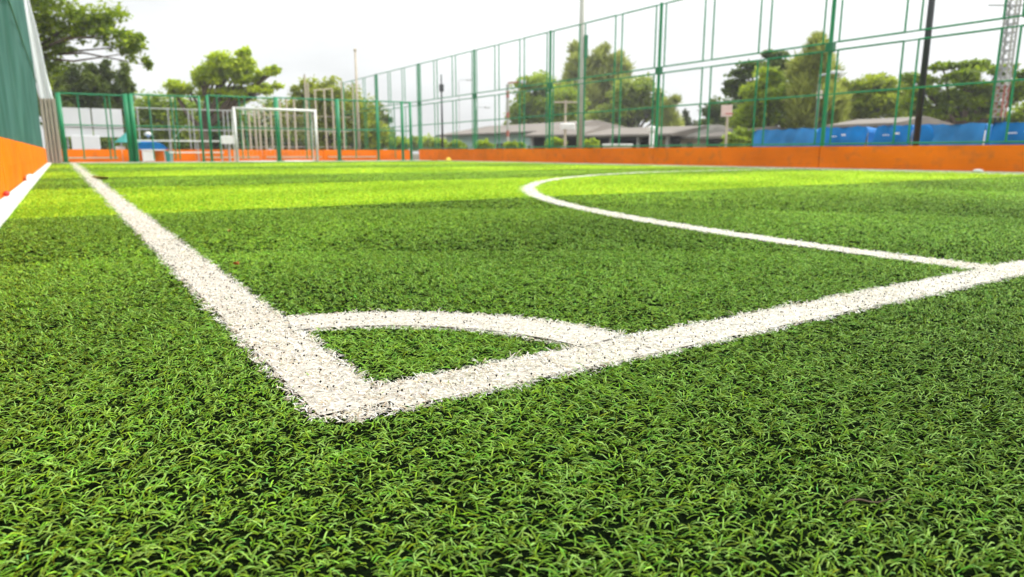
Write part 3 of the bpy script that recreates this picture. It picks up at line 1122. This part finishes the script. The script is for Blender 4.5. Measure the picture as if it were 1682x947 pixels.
st = stall(1237, 1338, 212, 21.0, M["blue_light"], "faded pale blue stall, leftmost of the row of tarpaulin stalls", 0.5, 0.3)
st = stall(1340, 1424, 209, 20.4, M["blue"], "bright blue rounded stall behind the feathery tree's lamp", 1.0, 0.6)
st = stall(1437, 1497, 206, 20.0, M["blue"], "bright blue narrow stall just left of the black pole", 1.0, 0.5)
st = stall(1500, 1616, 204, 19.6, M["blue_light"], "faded blue wide stall with a dark round patch right of the black pole", 0.3, 0.3)
r_, y0_, y1_, zt_ = st
mb = MB()
pc = onx(1515, 226, 19.5)
mb.ball((19.54, pc[1], pc[2]), (0.06, 0.30, 0.36), 16, 10)
mb.build("patch", M["blue"], r_, True)
st = stall(1625, 1730, 200, 19.3, M["blue"], "bright blue stall behind the foot of the lattice mast", 0.6, 0.3)
st = stall(1735, 1900, 198, 19.0, M["blue"], "blue stall at the right end of the row of tarpaulin stalls", 0.6, 0.3)


# ------------------------------------------------------------------ buildings
def building(name, label, pxa, pxb, py_eave, py_ridge, dist_a, dist_b, depth, wall_m, roof_m, windows=(), overhang=0.5, hip=0.0, open_front=False):
    """rectangular house whose long front runs between two photo columns"""
    A, B = atd(pxa, 245, dist_a), atd(pxb, 245, dist_b)
    A[2] = B[2] = 0
    ez = (atd(pxa, py_eave[0], dist_a)[2] + atd(pxb, py_eave[1], dist_b)[2]) / 2
    mid = (pxa + pxb) / 2
    u = B - A
    Lg = np.linalg.norm(u)
    u /= Lg
    nrm = np.array([-u[1], u[0], 0])
    if nrm @ (A - CAM) < 0:
        nrm = -nrm
    rzv = atd(mid, py_ridge, (dist_a + dist_b) / 2 + depth / 2)[2]
    root = thing(name, label, "building", (A + B) / 2)
    ang = math.atan2(u[1], u[0])
    ctr = (A + B) / 2 + nrm * depth / 2
    if open_front:
        MB().box((*(ctr + nrm * depth * 0.45)[:2], ez / 2), (Lg, depth * 0.1, ez), ang).build("wall", M["dark"], root)
        nb = max(3, int(Lg / 3.5))
        for k in range(nb + 1):
            p = A + u * (Lg * k / nb)
            MB().box((p[0], p[1], ez / 2), (0.18, 0.18, ez), ang).build("column", wall_m, root)
        for sgn in (0.0, 1.0):
            p = A + u * Lg * sgn + nrm * depth / 2
            MB().box((p[0], p[1], ez / 2), (0.12, depth * 0.9, ez - 0.02), ang).build("wall", M["dark"], root)
    else:
        MB().box((*ctr[:2], ez / 2), (Lg, depth, ez), ang).build("wall", wall_m, root)
        for (t0, t1, z0, z1, kind) in windows:
            c = A + u * (Lg * (t0 + t1) / 2) - nrm * 0.01
            w_ = Lg * (t1 - t0)
            fr = MB().box((c[0], c[1], ez * (z0 + z1) / 2), (w_, 0.10, ez * (z1 - z0)), ang).build("window_frame" if kind == "w" else "door", M["white"] if kind == "w" else M["dark"], root)
            if kind == "w":
                c2 = c - nrm * 0.045
                MB().box((c2[0], c2[1], ez * (z0 + z1) / 2), (w_ * 0.86, 0.04, ez * (z1 - z0) * 0.84), ang).build("pane", M["glass"], fr)
    o = overhang
    e0, e1 = A - u * o - nrm * o, B + u * o - nrm * o
    f0, f1 = A - u * o + nrm * (depth + o), B + u * o + nrm * (depth + o)
    hp = hip * Lg
    r0, r1 = A - u * (o - hp) + nrm * depth / 2, B + u * (o - hp) + nrm * depth / 2
    up = np.array([0, 0, 1.0])
    vs = [e0 + up * ez, e1 + up * ez, f1 + up * ez, f0 + up * ez, r0 + up * rzv, r1 + up * rzv]
    vs2 = [p + up * 0.12 for p in vs]
    mb = MB()
    mb.add(vs2, [(0, 1, 5, 4), (2, 3, 4, 5), (1, 2, 5), (3, 0, 4)])
    mb.add([vs[k] for k in (0, 1, 2, 3)], [(3, 2, 1, 0)])
    mb.add([vs[0], vs[1], vs2[1], vs2[0], vs[2], vs2[2], vs[3], vs2[3]], [(0, 1, 2, 3), (1, 4, 5, 2), (4, 6, 7, 5), (6, 0, 3, 7)])
    mb.build("roof", roof_m, root)
    MB().tube([e0 + up * (ez + 0.02) - nrm * 0.05, e1 + up * (ez + 0.02) - nrm * 0.05], 0.07, 6).build("gutter", M["roof_dark"], root)
    return root, A, B, u, nrm, ez


building("school_building", "long low pale teal building with a grey roof", 733, 900, (222, 219), 206, 62, 50, 9, M["teal"], M["roof"],
         [(0.06, 0.16, 0.1, 0.5, "w"), (0.18, 0.25, 0.05, 0.55, "d"), (0.34, 0.46, 0.15, 0.55, "w"), (0.55, 0.62, 0.05, 0.6, "d"), (0.66, 0.8, 0.15, 0.55, "w"), (0.84, 0.93, 0.05, 0.5, "d")], 0.6, 0.03)
building("open_shed", "open sided shed with a long grey roof and dark interior", 962, 1096, (225, 223), 212, 44, 40, 7, M["grey"], M["roof"], (), 0.5, 0.0, True)
building("shelter", "small flat roofed shelter between teal building and white light pole", 874, 950, (224, 224), 211, 46, 44, 5, M["grey"], M["roof"], (), 0.4, 0.04, True)
building("house", "cream house with a hipped dark tile roof", 1082, 1148, (227, 228), 209, 42, 40, 7, M["cream"], M["roof_dark"], [(0.1, 0.3, 0.3, 0.75, "w"), (0.45, 0.6, 0.3, 0.75, "w"), (0.72, 0.85, 0.02, 0.8, "d")], 0.4, 0.42)
building("shed", "small dark walled shed with a pale roof left of the blue stalls", 1160, 1208, (228, 226), 213, 38, 36, 5, M["dark"], M["roof"], (), 0.4, 0.1)
building("long_shed", "pale roofed shed showing above the blue stalls", 1372, 1464, (209, 209), 200, 27, 25, 3, M["cream"], M["roof"], (), 0.3, 0.02)
building("cottage", "tiny distant cottage with a dark roof beyond the far corner", 692, 733, (232, 231), 222, 80, 78, 7, M["beige"], M["roof_dark"], [(0.3, 0.5, 0.2, 0.7, "w")], 0.4, 0.2)

# white low bench of goods in the open shed
q = atd(1014, 238, 38)
bn = thing("counter", "long low white counter in front of the open shed", "counter", (q[0], q[1], 0))
zc = atd(1014, 236, 38)[2]
MB().bbox((q[0], q[1], zc - 0.04), (1.6, 0.6, 0.08), 0.02, -YAW).build("counter_top", M["white"], bn)
MB().box((q[0], q[1], (zc - 0.09) / 2), (1.5, 0.5, zc - 0.09), -YAW).build("counter_body", M["beige"], bn)


# ------------------------------------------------------------------ parked car beyond far wall
def car(px, dist, m, label):
    q = atd(px, 245, dist)
    root = thing("car", label, "car", (q[0], q[1], 0))
    prof = [(-2.1, 0.35), (-2.1, 0.8), (-1.95, 0.95), (-1.2, 1.02), (-0.65, 1.45), (0.9, 1.48), (1.6, 1.05), (2.05, 0.95), (2.15, 0.7), (2.15, 0.35)]
    u = RGT
    nn = np.array([FWD[0], FWD[1], 0]) / math.cos(PITCH)
    c = np.array([q[0], q[1], 0])
    MB().prism([c + u * x + np.array([0, 0, z]) for x, z in prof], nn * 1.7).build("body", m, root)
    gl = [(-1.05, 1.03), (-0.62, 1.40), (0.85, 1.42), (1.4, 1.05)]
    MB().prism([c + u * x + np.array([0, 0, z]) - nn * 0.02 for x, z in gl], nn * 1.74).build("window", M["glass"], root)
    for x in (-1.3, 1.35):
        for s in (-0.03, 1.53):
            p = c + u * x + nn * s + np.array([0, 0, 0.33])
            w = MB().tube([p, p + nn * 0.2], 0.33, 18).build("wheel", M["rubber"], root)
            MB().tube([p - nn * 0.01, p + nn * 0.21], 0.19, 14).build("rim", M["grey"], w)


car(626, 72, M["white"], "white parked car beyond the far orange wall")


# ------------------------------------------------------------------ trees
def leaves(cents, radii, n, size, cols, style, seed):
    """leaf quads gathered in clumps; cents/radii are clump centres and radii"""
    r = np.random.default_rng(seed)
    k = r.integers(0, len(cents), n)
    off = r.normal(0, 1, (n, 3))
    off /= np.linalg.norm(off, axis=1)[:, None] + 1e-9
    off *= (r.random(n) ** 0.55)[:, None]
    p = cents[k] + off * radii[k]
    az = r.uniform(0, 2 * PI, n)
    if style == "feather":
        el = r.normal(0.75, 0.5, n)
        ln, wd = size * 2.6, size * 0.35
    elif style == "droop":
        el = r.normal(-0.7, 0.5, n)
        ln, wd = size * 1.7, size * 0.55
    else:
        el = r.normal(-0.1, 0.55, n)
        ln, wd = size * 1.15, size * 0.8
    d = np.stack([np.cos(az) * np.cos(el), np.sin(az) * np.cos(el), np.sin(el)], 1)
    s = np.cross(d, r.normal(0, 0.45, (n, 3)) + np.array([0, 0, 1.0]))
    s /= np.linalg.norm(s, axis=1)[:, None] + 1e-9
    sc = r.uniform(0.6, 1.35, n)[:, None]
    nrm = np.cross(s, d)
    a = p
    b = p + d * ln * 0.5 * sc + s * wd * 0.5 * sc + nrm * wd * 0.12
    c = p + d * ln * sc
    e = p + d * ln * 0.5 * sc - s * wd * 0.5 * sc + nrm * wd * 0.12
    v = np.stack([a, b, c, e], 1).reshape(-1, 3)
    t = (np.arange(n)[:, None, None] * 4 + np.array([(0, 1, 2), (0, 2, 3)])[None]).reshape(-1, 3)
    ck = r.random(len(cents))
    f = np.clip(ck[k] * 0.6 + r.random(n) * 0.4, 0, 1)[:, None]
    col = np.array(cols[0]) * (1 - f) + np.array(cols[1]) * f
    col = col * r.normal(1, 0.16, n).clip(0.5, 1.6)[:, None]
    return v, t, np.repeat(col, 4, 0)


def tree(name, label, dist, base_px, lobes, cols, size, nleaf, style="broad", trunk_r=0.16, seed=1, clumps=16, group="trees around the court", cat="tree", fill=0.50, fork_h=0.35):
    nleaf, size = int(nleaf * 1.2), size * 0.88
    r = np.random.default_rng(seed)
    q = atd(base_px, 245, dist)
    root = thing(name, label, cat, (q[0], q[1], 0), group)
    m = pxm(dist)
    nn = np.array([FWD[0], FWD[1], 0]) / math.cos(PITCH)
    cents, rads, lc = [], [], []
    area = sum(rx * ry for _, _, rx, ry in lobes)
    for (cx, cy, rx, ry) in lobes:
        c = atd(cx, cy, dist)
        X, Z = rx * m, ry * m
        depth = (X + Z) * 0.5
        c = c + nn * r.uniform(-0.5, 0.5) * depth
        lc.append(c)
        nc = max(4, int(clumps * len(lobes) * rx * ry / area))
        for _ in range(nc):
            o = r.normal(0, 1, 3)
            o /= np.linalg.norm(o)
            o *= r.random() ** 0.4
            cents.append(c + RGT * o[0] * X * 0.8 + nn * o[1] * depth * 0.8 + np.array([0, 0, o[2] * Z * 0.8]))
            f = fill * r.uniform(0.6, 1.3)
            rads.append((max(X, Z * 0.6) * f, max(X, Z * 0.6) * f, Z * f))
    cents, rads = np.array(cents), np.array(rads)
    v, t, col = leaves(cents, rads, nleaf, size, cols, style, seed + 50)
    v = v - np.array([q[0], q[1], 0])
    v[:, 2] = np.maximum(v[:, 2], 0.02)
    np_mesh("crown", v, t, col, M["leaf"], root)
    # trunk and limbs, one tapering mesh
    mb = MB()
    top = np.mean(lc, 0)
    fork = np.array([q[0], q[1], max(fork_h * top[2], 0.25 * np.min([c[2] for c in lc]))])
    mb.tube([(q[0], q[1], 0), (q[0] + 0.05, q[1], fork[2] * 0.5), fork], [trunk_r * 1.25, trunk_r, trunk_r * 0.85], 9)
    for c in lc:
        midp = (fork + c) / 2 + r.normal(0, 0.12, 3) * np.linalg.norm(c - fork) * 0.5
        mb.tube([fork - np.array([0, 0, 0.05]), midp, c], [trunk_r * 0.6, trunk_r * 0.36, trunk_r * 0.12], 6)
    sel = r.choice(len(cents), min(len(cents), 26), replace=False)
    for k in sel:
        c = cents[k]
        j = np.argmin([np.linalg.norm(c - l) for l in lc])
        mb.tube([fork * 0.35 + lc[j] * 0.65, (lc[j] + c) / 2 + r.normal(0, 0.1, 3), c], [trunk_r * 0.25, trunk_r * 0.15, trunk_r * 0.05], 5)
    mb.build("trunk", M["bark"], root, True)
    return root


DEEP = ((0.08, 0.15, 0.014), (0.32, 0.44, 0.03))
MIDG = ((0.14, 0.23, 0.018), (0.48, 0.60, 0.04))
BRIGHT = ((0.30, 0.42, 0.014), (0.68, 0.78, 0.03))
OLIVE = ((0.21, 0.25, 0.04), (0.50, 0.55, 0.11))

tree("broadleaf_tree", "big overhanging broad leaved tree beside the green netting", 30, 62,
     [(40, 10, 60, 45), (95, 30, 55, 32), (150, 38, 45, 24), (190, 60, 40, 20), (215, 88, 26, 14), (238, 106, 12, 10), (60, 85, 40, 35), (95, 75, 30, 16), (170, 20, 40, 18), (60, -60, 90, 60), (225, 64, 18, 10), (72, 112, 34, 26), (62, 138, 26, 24), (85, 58, 30, 14), (205, 75, 24, 12), (130, 55, 30, 12)], ((0.09, 0.16, 0.010), (0.44, 0.56, 0.018)), 0.20, 10500, "broad", 0.12, 3, 17, fill=0.46, fork_h=0.86)
tree("weeping_tree", "dark drooping tree with pointed tips behind the white boards", 40, 140,
     [(90, 140, 30, 45), (125, 140, 24, 34), (155, 135, 18, 34), (168, 118, 9, 20), (182, 140, 20, 28), (205, 135, 14, 26), (110, 175, 50, 40), (165, 178, 50, 32), (217, 148, 6, 16), (172, 108, 4, 14), (201, 112, 4, 18), (150, 112, 5, 16), (196, 128, 7, 16)], ((0.04, 0.075, 0.012), (0.22, 0.29, 0.03)), 0.22, 14000, "droop", 0.12, 4, 16, fill=0.34)
tree("hedge", "long dark hedge closing the view behind the far orange wall", 52, 350,
     [(x, 232 + 4 * math.sin(x), 26, 18) for x in range(100, 640, 26)], DEEP, 0.28, 22000, "broad", 0.05, 41, 60, "hedges beyond the court", "hedge")
tree("hedge_tree", "low dark tree behind the white sign board and double green post", 44, 240,
     [(205, 200, 55, 45), (255, 195, 40, 38), (295, 200, 40, 42), (240, 225, 60, 25), (275, 170, 30, 18)], MIDG, 0.24, 9000, "broad", 0.18, 5, 14)
tree("spreading_tree", "bright green spreading tree with a ragged top above the end fence", 42, 336,
     [(365, 112, 42, 26), (398, 88, 14, 14), (342, 126, 34, 13), (306, 141, 34, 10), (402, 126, 36, 14), (440, 117, 22, 7), (428, 143, 34, 10), (375, 152, 62, 12), (290, 155, 18, 8), (395, 105, 26, 16), (456, 112, 8, 5)], BRIGHT, 0.20, 15000, "broad", 0.3, 6, 14, fill=0.34)
tree("shade_tree", "shaded dark green tree behind the left goal post", 48, 350,
     [(330, 200, 50, 40), (385, 195, 45, 42), (430, 200, 45, 40), (360, 175, 50, 22), (410, 225, 70, 20)], DEEP, 0.26, 10000, "broad", 0.22, 7, 14)
tree("yellowing_tree", "yellow green tree behind the tall beige poles", 46, 540,
     [(545, 150, 34, 24), (565, 175, 40, 40), (520, 165, 34, 30), (500, 150, 18, 18), (590, 190, 34, 42), (530, 205, 50, 38), (478, 190, 40, 34), (605, 215, 30, 28)], ((0.18, 0.23, 0.02), (0.54, 0.60, 0.05)), 0.22, 15000, "broad", 0.24, 8, 14)
tree("round_tree", "round dark tree at the right end of the trees behind the goal", 56, 620,
     [(612, 205, 28, 34), (628, 220, 18, 24), (600, 230, 36, 18), (636, 200, 7, 8)], ((0.08, 0.12, 0.025), (0.26, 0.33, 0.06)), 0.28, 6000, "broad", 0.2, 9, 14)

tree("leafy_tree", "rounded leafy tree left of the white light pole", 66, 890,
     [(882, 140, 34, 22), (865, 165, 26, 24), (905, 165, 38, 34), (858, 190, 24, 22), (890, 200, 44, 26), (930, 185, 40, 40), (845, 208, 14, 8)], MIDG, 0.34, 14000, "broad", 0.3, 10, 14)
tree("casuarina_tree", "tall wispy casuarina behind the white light pole", 70, 960,
     [(945, 110, 22, 26), (960, 130, 30, 36), (985, 110, 24, 26), (1005, 105, 24, 26), (1024, 112, 14, 18), (990, 145, 34, 36), (950, 165, 34, 36), (945, 82, 6, 10), (992, 88, 8, 8), (1000, 168, 34, 30), (972, 188, 44, 32), (932, 148, 22, 30), (1012, 135, 22, 26)], OLIVE, 0.34, 17000, "feather", 0.3, 11, 12, fill=0.34)
tree("leafy_tree", "broad leafy tree between the white light pole and the hipped house", 60, 1040,
     [(1030, 150, 34, 24), (1055, 140, 26, 18), (1060, 175, 36, 34), (1020, 185, 38, 30), (1085, 190, 16, 26), (990, 200, 34, 20), (1080, 160, 10, 14)], ((0.14, 0.21, 0.03), (0.44, 0.53, 0.07)), 0.30, 14000, "broad", 0.26, 12, 14)
tree("young_tree", "thin young tree right of the second thick fence post", 58, 1100,
     [(1098, 190, 14, 22), (1104, 205, 16, 20), (1092, 178, 7, 9), (1110, 168, 3, 4)], OLIVE, 0.26, 2600, "feather", 0.1, 13, 10)
tree("conical_tree", "small conical dark tree above the hipped roof", 64, 1128,
     [(1127, 190, 6, 8), (1126, 202, 10, 12), (1124, 215, 16, 12), (1140, 214, 14, 12)], ((0.04, 0.06, 0.02), (0.13, 0.17, 0.04)), 0.28, 2600, "broad", 0.12, 14, 10)
tree("bushy_tree", "dark bushy tree behind the basketball backboard", 50, 1175,
     [(1172, 178, 22, 18), (1160, 205, 22, 24), (1185, 205, 30, 28), (1210, 190, 26, 30), (1225, 215, 26, 22)], ((0.035, 0.07, 0.016), (0.17, 0.24, 0.035)), 0.26, 10000, "broad", 0.2, 15, 14)
tree("layered_tree", "dark layered almond tree with flat branches left of the feathery tree", 42, 1260,
     [(1270, 92, 26, 7), (1250, 108, 40, 8), (1225, 122, 36, 7), (1210, 138, 30, 7), (1290, 115, 20, 14), (1235, 150, 40, 14), (1200, 148, 14, 5), (1262, 88, 10, 4)], ((0.04, 0.08, 0.014), (0.20, 0.29, 0.03)), 0.22, 9000, "broad", 0.2, 16, 12, fill=0.34)
tree("leafy_tree", "bright yellow green tree in front of the dark layered tree", 38, 1262,
     [(1268, 130, 28, 20), (1245, 150, 28, 22), (1285, 155, 34, 26), (1260, 180, 44, 26), (1235, 200, 30, 20), (1300, 195, 34, 26)], ((0.16, 0.25, 0.012), (0.48, 0.60, 0.02)), 0.19, 15000, "broad", 0.2, 17, 14)
tree("casuarina_tree", "feathery olive casuarina right of the blue stalls' left end", 36, 1345,
     [(1340, 95, 14, 26), (1325, 125, 22, 36), (1352, 120, 22, 36), (1365, 150, 20, 38), (1330, 165, 32, 40), (1352, 190, 34, 34), (1372, 180, 12, 34), (1318, 195, 24, 30), (1345, 75, 5, 10)], OLIVE, 0.26, 16000, "feather", 0.22, 18, 14, fill=0.36)
tree("leafy_tree", "mid green tree between the feathery tree and the black pole", 40, 1430,
     [(1420, 145, 34, 20), (1455, 138, 28, 18), (1400, 170, 26, 26), (1440, 175, 44, 30), (1480, 165, 24, 26), (1395, 140, 14, 14), (1420, 198, 40, 12), (1475, 190, 34, 16), (1385, 190, 24, 18), (1500, 150, 20, 20)], ((0.14, 0.20, 0.014), (0.48, 0.56, 0.03)), 0.21, 15000, "broad", 0.22, 19, 14)
tree("umbrella_tree", "wide flat topped dark green tree behind the lattice mast", 36, 1580,
     [(1545, 108, 34, 10), (1590, 108, 40, 10), (1640, 112, 36, 10), (1520, 125, 34, 10), (1575, 130, 50, 14), (1635, 140, 44, 16), (1520, 150, 36, 12), (1570, 165, 50, 18), (1625, 172, 44, 20), (1530, 185, 44, 16), (1680, 150, 34, 26), (1600, 150, 50, 16), (1655, 195, 40, 14), (1500, 170, 24, 20), (1590, 190, 60, 14), (1700, 125, 40, 16), (1730, 160, 40, 30)], ((0.09, 0.16, 0.010), (0.42, 0.55, 0.02)), 0.20, 24000, "broad", 0.26, 20, 12, fill=0.38)
tree("leafy_tree", "dense green tree to the right of the lattice mast", 42, 1760,
     [(1760, 120, 60, 30), (1800, 160, 60, 40), (1720, 185, 50, 24), (1850, 150, 50, 50)], MIDG, 0.22, 9000, "broad", 0.26, 21, 14)

# shrubs
for px, py, rx, ry, dd, lab, sd in ((655, 236, 16, 9, 50, "low green shrub behind the far corner of the orange wall", 31), (690, 234, 20, 10, 75, "dark distant shrub beyond the far corner post", 32),
                                    (722, 237, 10, 6, 52, "small green shrub left of the teal building", 33), (750, 239, 10, 6, 40, "small yellowish shrub in front of the teal building", 34),
                                    (795, 239, 12, 6, 38, "round shrub below the middle window of the teal building", 35), (845, 239, 12, 6, 36, "little shrub at the right end of the teal building", 36),
                                    (912, 236, 14, 7, 36, "green shrub left of the white light pole foot", 37), (968, 237, 12, 7, 34, "green shrub right of the white light pole foot", 38),
                                    (1204, 232, 14, 12, 33, "olive shrub left of the first blue stall", 39), (1222, 225, 14, 16, 34, "taller dark shrub touching the first blue stall", 40)):
    tree("shrub", lab, dd, px, [(px, py, rx, ry), (px - rx * 0.5, py + 2, rx * 0.6, ry * 0.8), (px + rx * 0.5, py + 1, rx * 0.6, ry * 0.8)], MIDG, 0.006 * dd, 1300, "broad", 0.03, sd, 8, "shrubs beyond the walls", "shrub")


# ------------------------------------------------------------------ litter and small things on the court
q = onx(737, 262, 13.8)
mk = thing("marker_cone", "small yellow marker cone at the foot of the long orange wall", "cone", (q[0], q[1], 0))
MB().tube([(q[0], q[1], 0.028), (q[0], q[1], 0.06), (q[0], q[1], 0.16)], [0.17, 0.13, 0.06], 14).build("cone_body", M["yellow"], mk, True)
MB().tube([(q[0], q[1], 0.02), (q[0], q[1], 0.03)], 0.19, 14).build("rim", M["yellow"], mk)
q = onx(1606, 287, 14.06)
sb = MB()
sb.ball((q[0], q[1], 0.034), (0.05, 0.09, 0.035), 14, 8, -0.4)
tag(sb.build("plastic_bag", M["silver"], None, True), "crumpled white plastic bag on the kerb below the lattice mast", "bag")
q = onx(50, 297, -0.62)
sb = MB()


def bag(u, v):
    th, phi = 2 * PI * u, PI / 2 * v
    w = 1 + 0.14 * math.sin(5 * th) * math.sin(2 * phi) + 0.08 * math.sin(9 * th + 1)
    return (q[0] + 0.055 * w * math.cos(th) * math.cos(phi), q[1] + 0.30 * w * math.sin(th) * math.cos(phi), 0.027 + 0.075 * math.sin(phi))


sb.grid(bag, 24, 8)
tag(sb.build("plastic_bag", M["silver"], None, True), "crumpled white plastic bag against the near orange wall", "bag")
q = onx(12, 329, -0.66)
rb = thing("drink_can", "small red drink can lying at the foot of the near orange wall", "can", (q[0], q[1], 0.06))
MB().tube([(q[0], q[1] - 0.03, 0.048), (q[0], q[1] + 0.05, 0.048)], 0.021, 14).build("can_body", M["red"], rb, True)
MB().tube([(q[0], q[1] + 0.05, 0.048), (q[0], q[1] + 0.058, 0.048)], [0.021, 0.016], 14).build("can_end", M["grey"], rb, True)


def leaf_on(px, py, ln, m, label, name="dead_leaf", cat="leaf"):
    d = ray(px, py)
    t = (0.02 - CAM[2]) / d[2]
    c = CAM + d * t
    a = random.uniform(0, 6.28)
    u = np.array([math.cos(a), math.sin(a), 0.12])
    w = np.array([-math.sin(a), math.cos(a), 0.05])
    mb = MB()

    def fn(s, v):
        wd = ln * 0.32 * math.sin(PI * min(max(s, 0.02), 0.98)) ** 0.8
        return c + u * ln * (s - 0.5) + w * wd * (v - 0.5) * 2 + np.array([0, 0, 0.006 * math.cos(s * 5) + abs(v - 0.5) * ln * 0.18])
    mb.grid(fn, 8, 4)
    o = mb.build(name, m, None, True)
    o.modifiers.new("thickness", "SOLIDIFY").thickness = 0.0008
    return tag(o, label, cat)


leaf_on(377, 378, 0.022, M["straw"], "small tan dead leaf on the dark turf near the light band")
leaf_on(388, 432, 0.026, M["dead"], "small reddish brown leaf on the turf right of the thick touch line")
leaf_on(165, 293, 0.30, M["straw"], "long yellow leaf on the turf beside the far part of the touch line")


def twig(px0, py0, px1, py1, label):
    P = []
    for s in np.linspace(0, 1, 7):
        d = ray(px0 + (px1 - px0) * s, py0 + (py1 - py0) * s)
        c = CAM + d * ((0.021 - CAM[2]) / d[2])
        c[2] += 0.003 * math.sin(s * 7)
        P.append(c)
    tag(MB().tube(P, [0.0005, 0.0008, 0.0009, 0.0008, 0.0007, 0.0006, 0.0003], 6).build("twig", M["bark"], None, True), label, "twig")


twig(1385, 826, 1470, 818, "thin brown twig lying on the dark turf at lower right")

# ------------------------------------------------------------------ air
hm = bpy.data.materials.new("haze")
hm.use_nodes = True
hn = hm.node_tree
hn.nodes.clear()
ho = hn.nodes.new("ShaderNodeOutputMaterial")
hv = hn.nodes.new("ShaderNodeVolumePrincipled")
hv.inputs["Color"].default_value = (0.97, 0.985, 1.0, 1)
hv.inputs["Density"].default_value = 0.0010
hn.links.new(hv.outputs["Volume"], ho.inputs["Volume"])
hz = MB().box((25, 70, 7.0), (360, 280, 16.2)).build("haze", hm)
struct(hz, "stuff")

# ------------------------------------------------------------------ sky and light
SUN_EL, SUN_AZ = R(44), R(100)      # azimuth measured from +Y towards +X
world = bpy.data.worlds.new("World")
scene.world = world
world.use_nodes = True
nt = world.node_tree
N, L = nt.nodes, nt.links
bg = N["Background"]
sky = N.new("ShaderNodeTexSky")
sky.sky_type = "NISHITA"
sky.sun_disc = False
sky.sun_elevation = SUN_EL
sky.sun_rotation = SUN_AZ
tc = N.new("ShaderNodeTexCoord")
sp = N.new("ShaderNodeSeparateXYZ")
L.new(tc.outputs["Generated"], sp.inputs["Vector"])
# overcast: brighter overhead than at the horizon
gr = N.new("ShaderNodeMapRange")
gr.inputs["From Min"].default_value = 0.0
gr.inputs["From Max"].default_value = 1.0
gr.inputs["To Min"].default_value = 6.1
gr.inputs["To Max"].default_value = 18.0
zp = N.new("ShaderNodeMath")
zp.operation = "MAXIMUM"
zp.inputs[1].default_value = 0
L.new(sp.outputs["Z"], zp.inputs[0])
pw = N.new("ShaderNodeMath")
pw.operation = "POWER"
pw.inputs[1].default_value = 1.15
L.new(zp.outputs[0], pw.inputs[0])
L.new(pw.outputs[0], gr.inputs["Value"])
mp = N.new("ShaderNodeMapping")
mp.inputs["Scale"].default_value = (1.0, 1.0, 3.2)
L.new(tc.outputs["Generated"], mp.inputs["Vector"])
cn = N.new("ShaderNodeTexNoise")
cn.inputs["Scale"].default_value = 2.6
cn.inputs["Detail"].default_value = 7
cn.inputs["Roughness"].default_value = 0.55
L.new(mp.outputs["Vector"], cn.inputs["Vector"])
cm = N.new("ShaderNodeMapRange")
cm.inputs["From Min"].default_value = 0.35
cm.inputs["From Max"].default_value = 0.68
cm.inputs["To Min"].default_value = 1.12
cm.inputs["To Max"].default_value = 0.80
L.new(cn.outputs["Fac"], cm.inputs["Value"])
# the veiled sun: a broad bright patch of cloud around its direction
dt = N.new("ShaderNodeVectorMath")
dt.operation = "DOT_PRODUCT"
dt.inputs[1].default_value = (math.sin(SUN_AZ) * math.cos(SUN_EL), math.cos(SUN_AZ) * math.cos(SUN_EL), math.sin(SUN_EL))
L.new(tc.outputs["Generated"], dt.inputs[0])
d0 = N.new("ShaderNodeMath")
d0.operation = "MAXIMUM"
d0.inputs[1].default_value = 0
L.new(dt.outputs["Value"], d0.inputs[0])
d1 = N.new("ShaderNodeMath")
d1.operation = "POWER"
d1.inputs[1].default_value = 11
L.new(d0.outputs[0], d1.inputs[0])
d2 = N.new("ShaderNodeMath")
d2.operation = "MULTIPLY_ADD"
d2.inputs[1].default_value = 34
L.new(d1.outputs[0], d2.inputs[0])
L.new(gr.outputs["Result"], d2.inputs[2])
mu = N.new("ShaderNodeMath")
mu.operation = "MULTIPLY"
L.new(d2.outputs[0], mu.inputs[0])
L.new(cm.outputs["Result"], mu.inputs[1])
cc = N.new("ShaderNodeMix")
cc.data_type = "RGBA"
cc.blend_type = "MULTIPLY"
cc.inputs["Factor"].default_value = 1
cc.inputs["A"].default_value = (0.985, 1.0, 1.0, 1)
L.new(mu.outputs[0], cc.inputs["B"])
mx = N.new("ShaderNodeMix")
mx.data_type = "RGBA"
mx.inputs["Factor"].default_value = 0.95
L.new(sky.outputs["Color"], mx.inputs["A"])
L.new(cc.outputs["Result"], mx.inputs["B"])
L.new(mx.outputs["Result"], bg.inputs["Color"])
bg.inputs["Strength"].default_value = 0.1

sd = bpy.data.lights.new("sun", "SUN")
sd.energy = 1.5
sd.angle = R(14)
sd.color = (1.0, 0.96, 0.90)
so = bpy.data.objects.new("sun", sd)
COL.objects.link(so)
so.location = (8, 5, 12)
so.rotation_euler = (PI / 2 - SUN_EL, 0, PI - SUN_AZ)

scene.view_settings.view_transform = "Standard"
scene.view_settings.look = "None"
scene.view_settings.exposure = 0.55
scene.view_settings.gamma = 1.0
scene.view_settings.use_curve_mapping = False
scene.render.engine = "CYCLES"
scene.cycles.max_bounces = 6
scene.cycles.diffuse_bounces = 3
scene.cycles.transparent_max_bounces = 12
scene.cycles.use_denoising = True
print("blades", {k: BL[k][3] for k in BL})
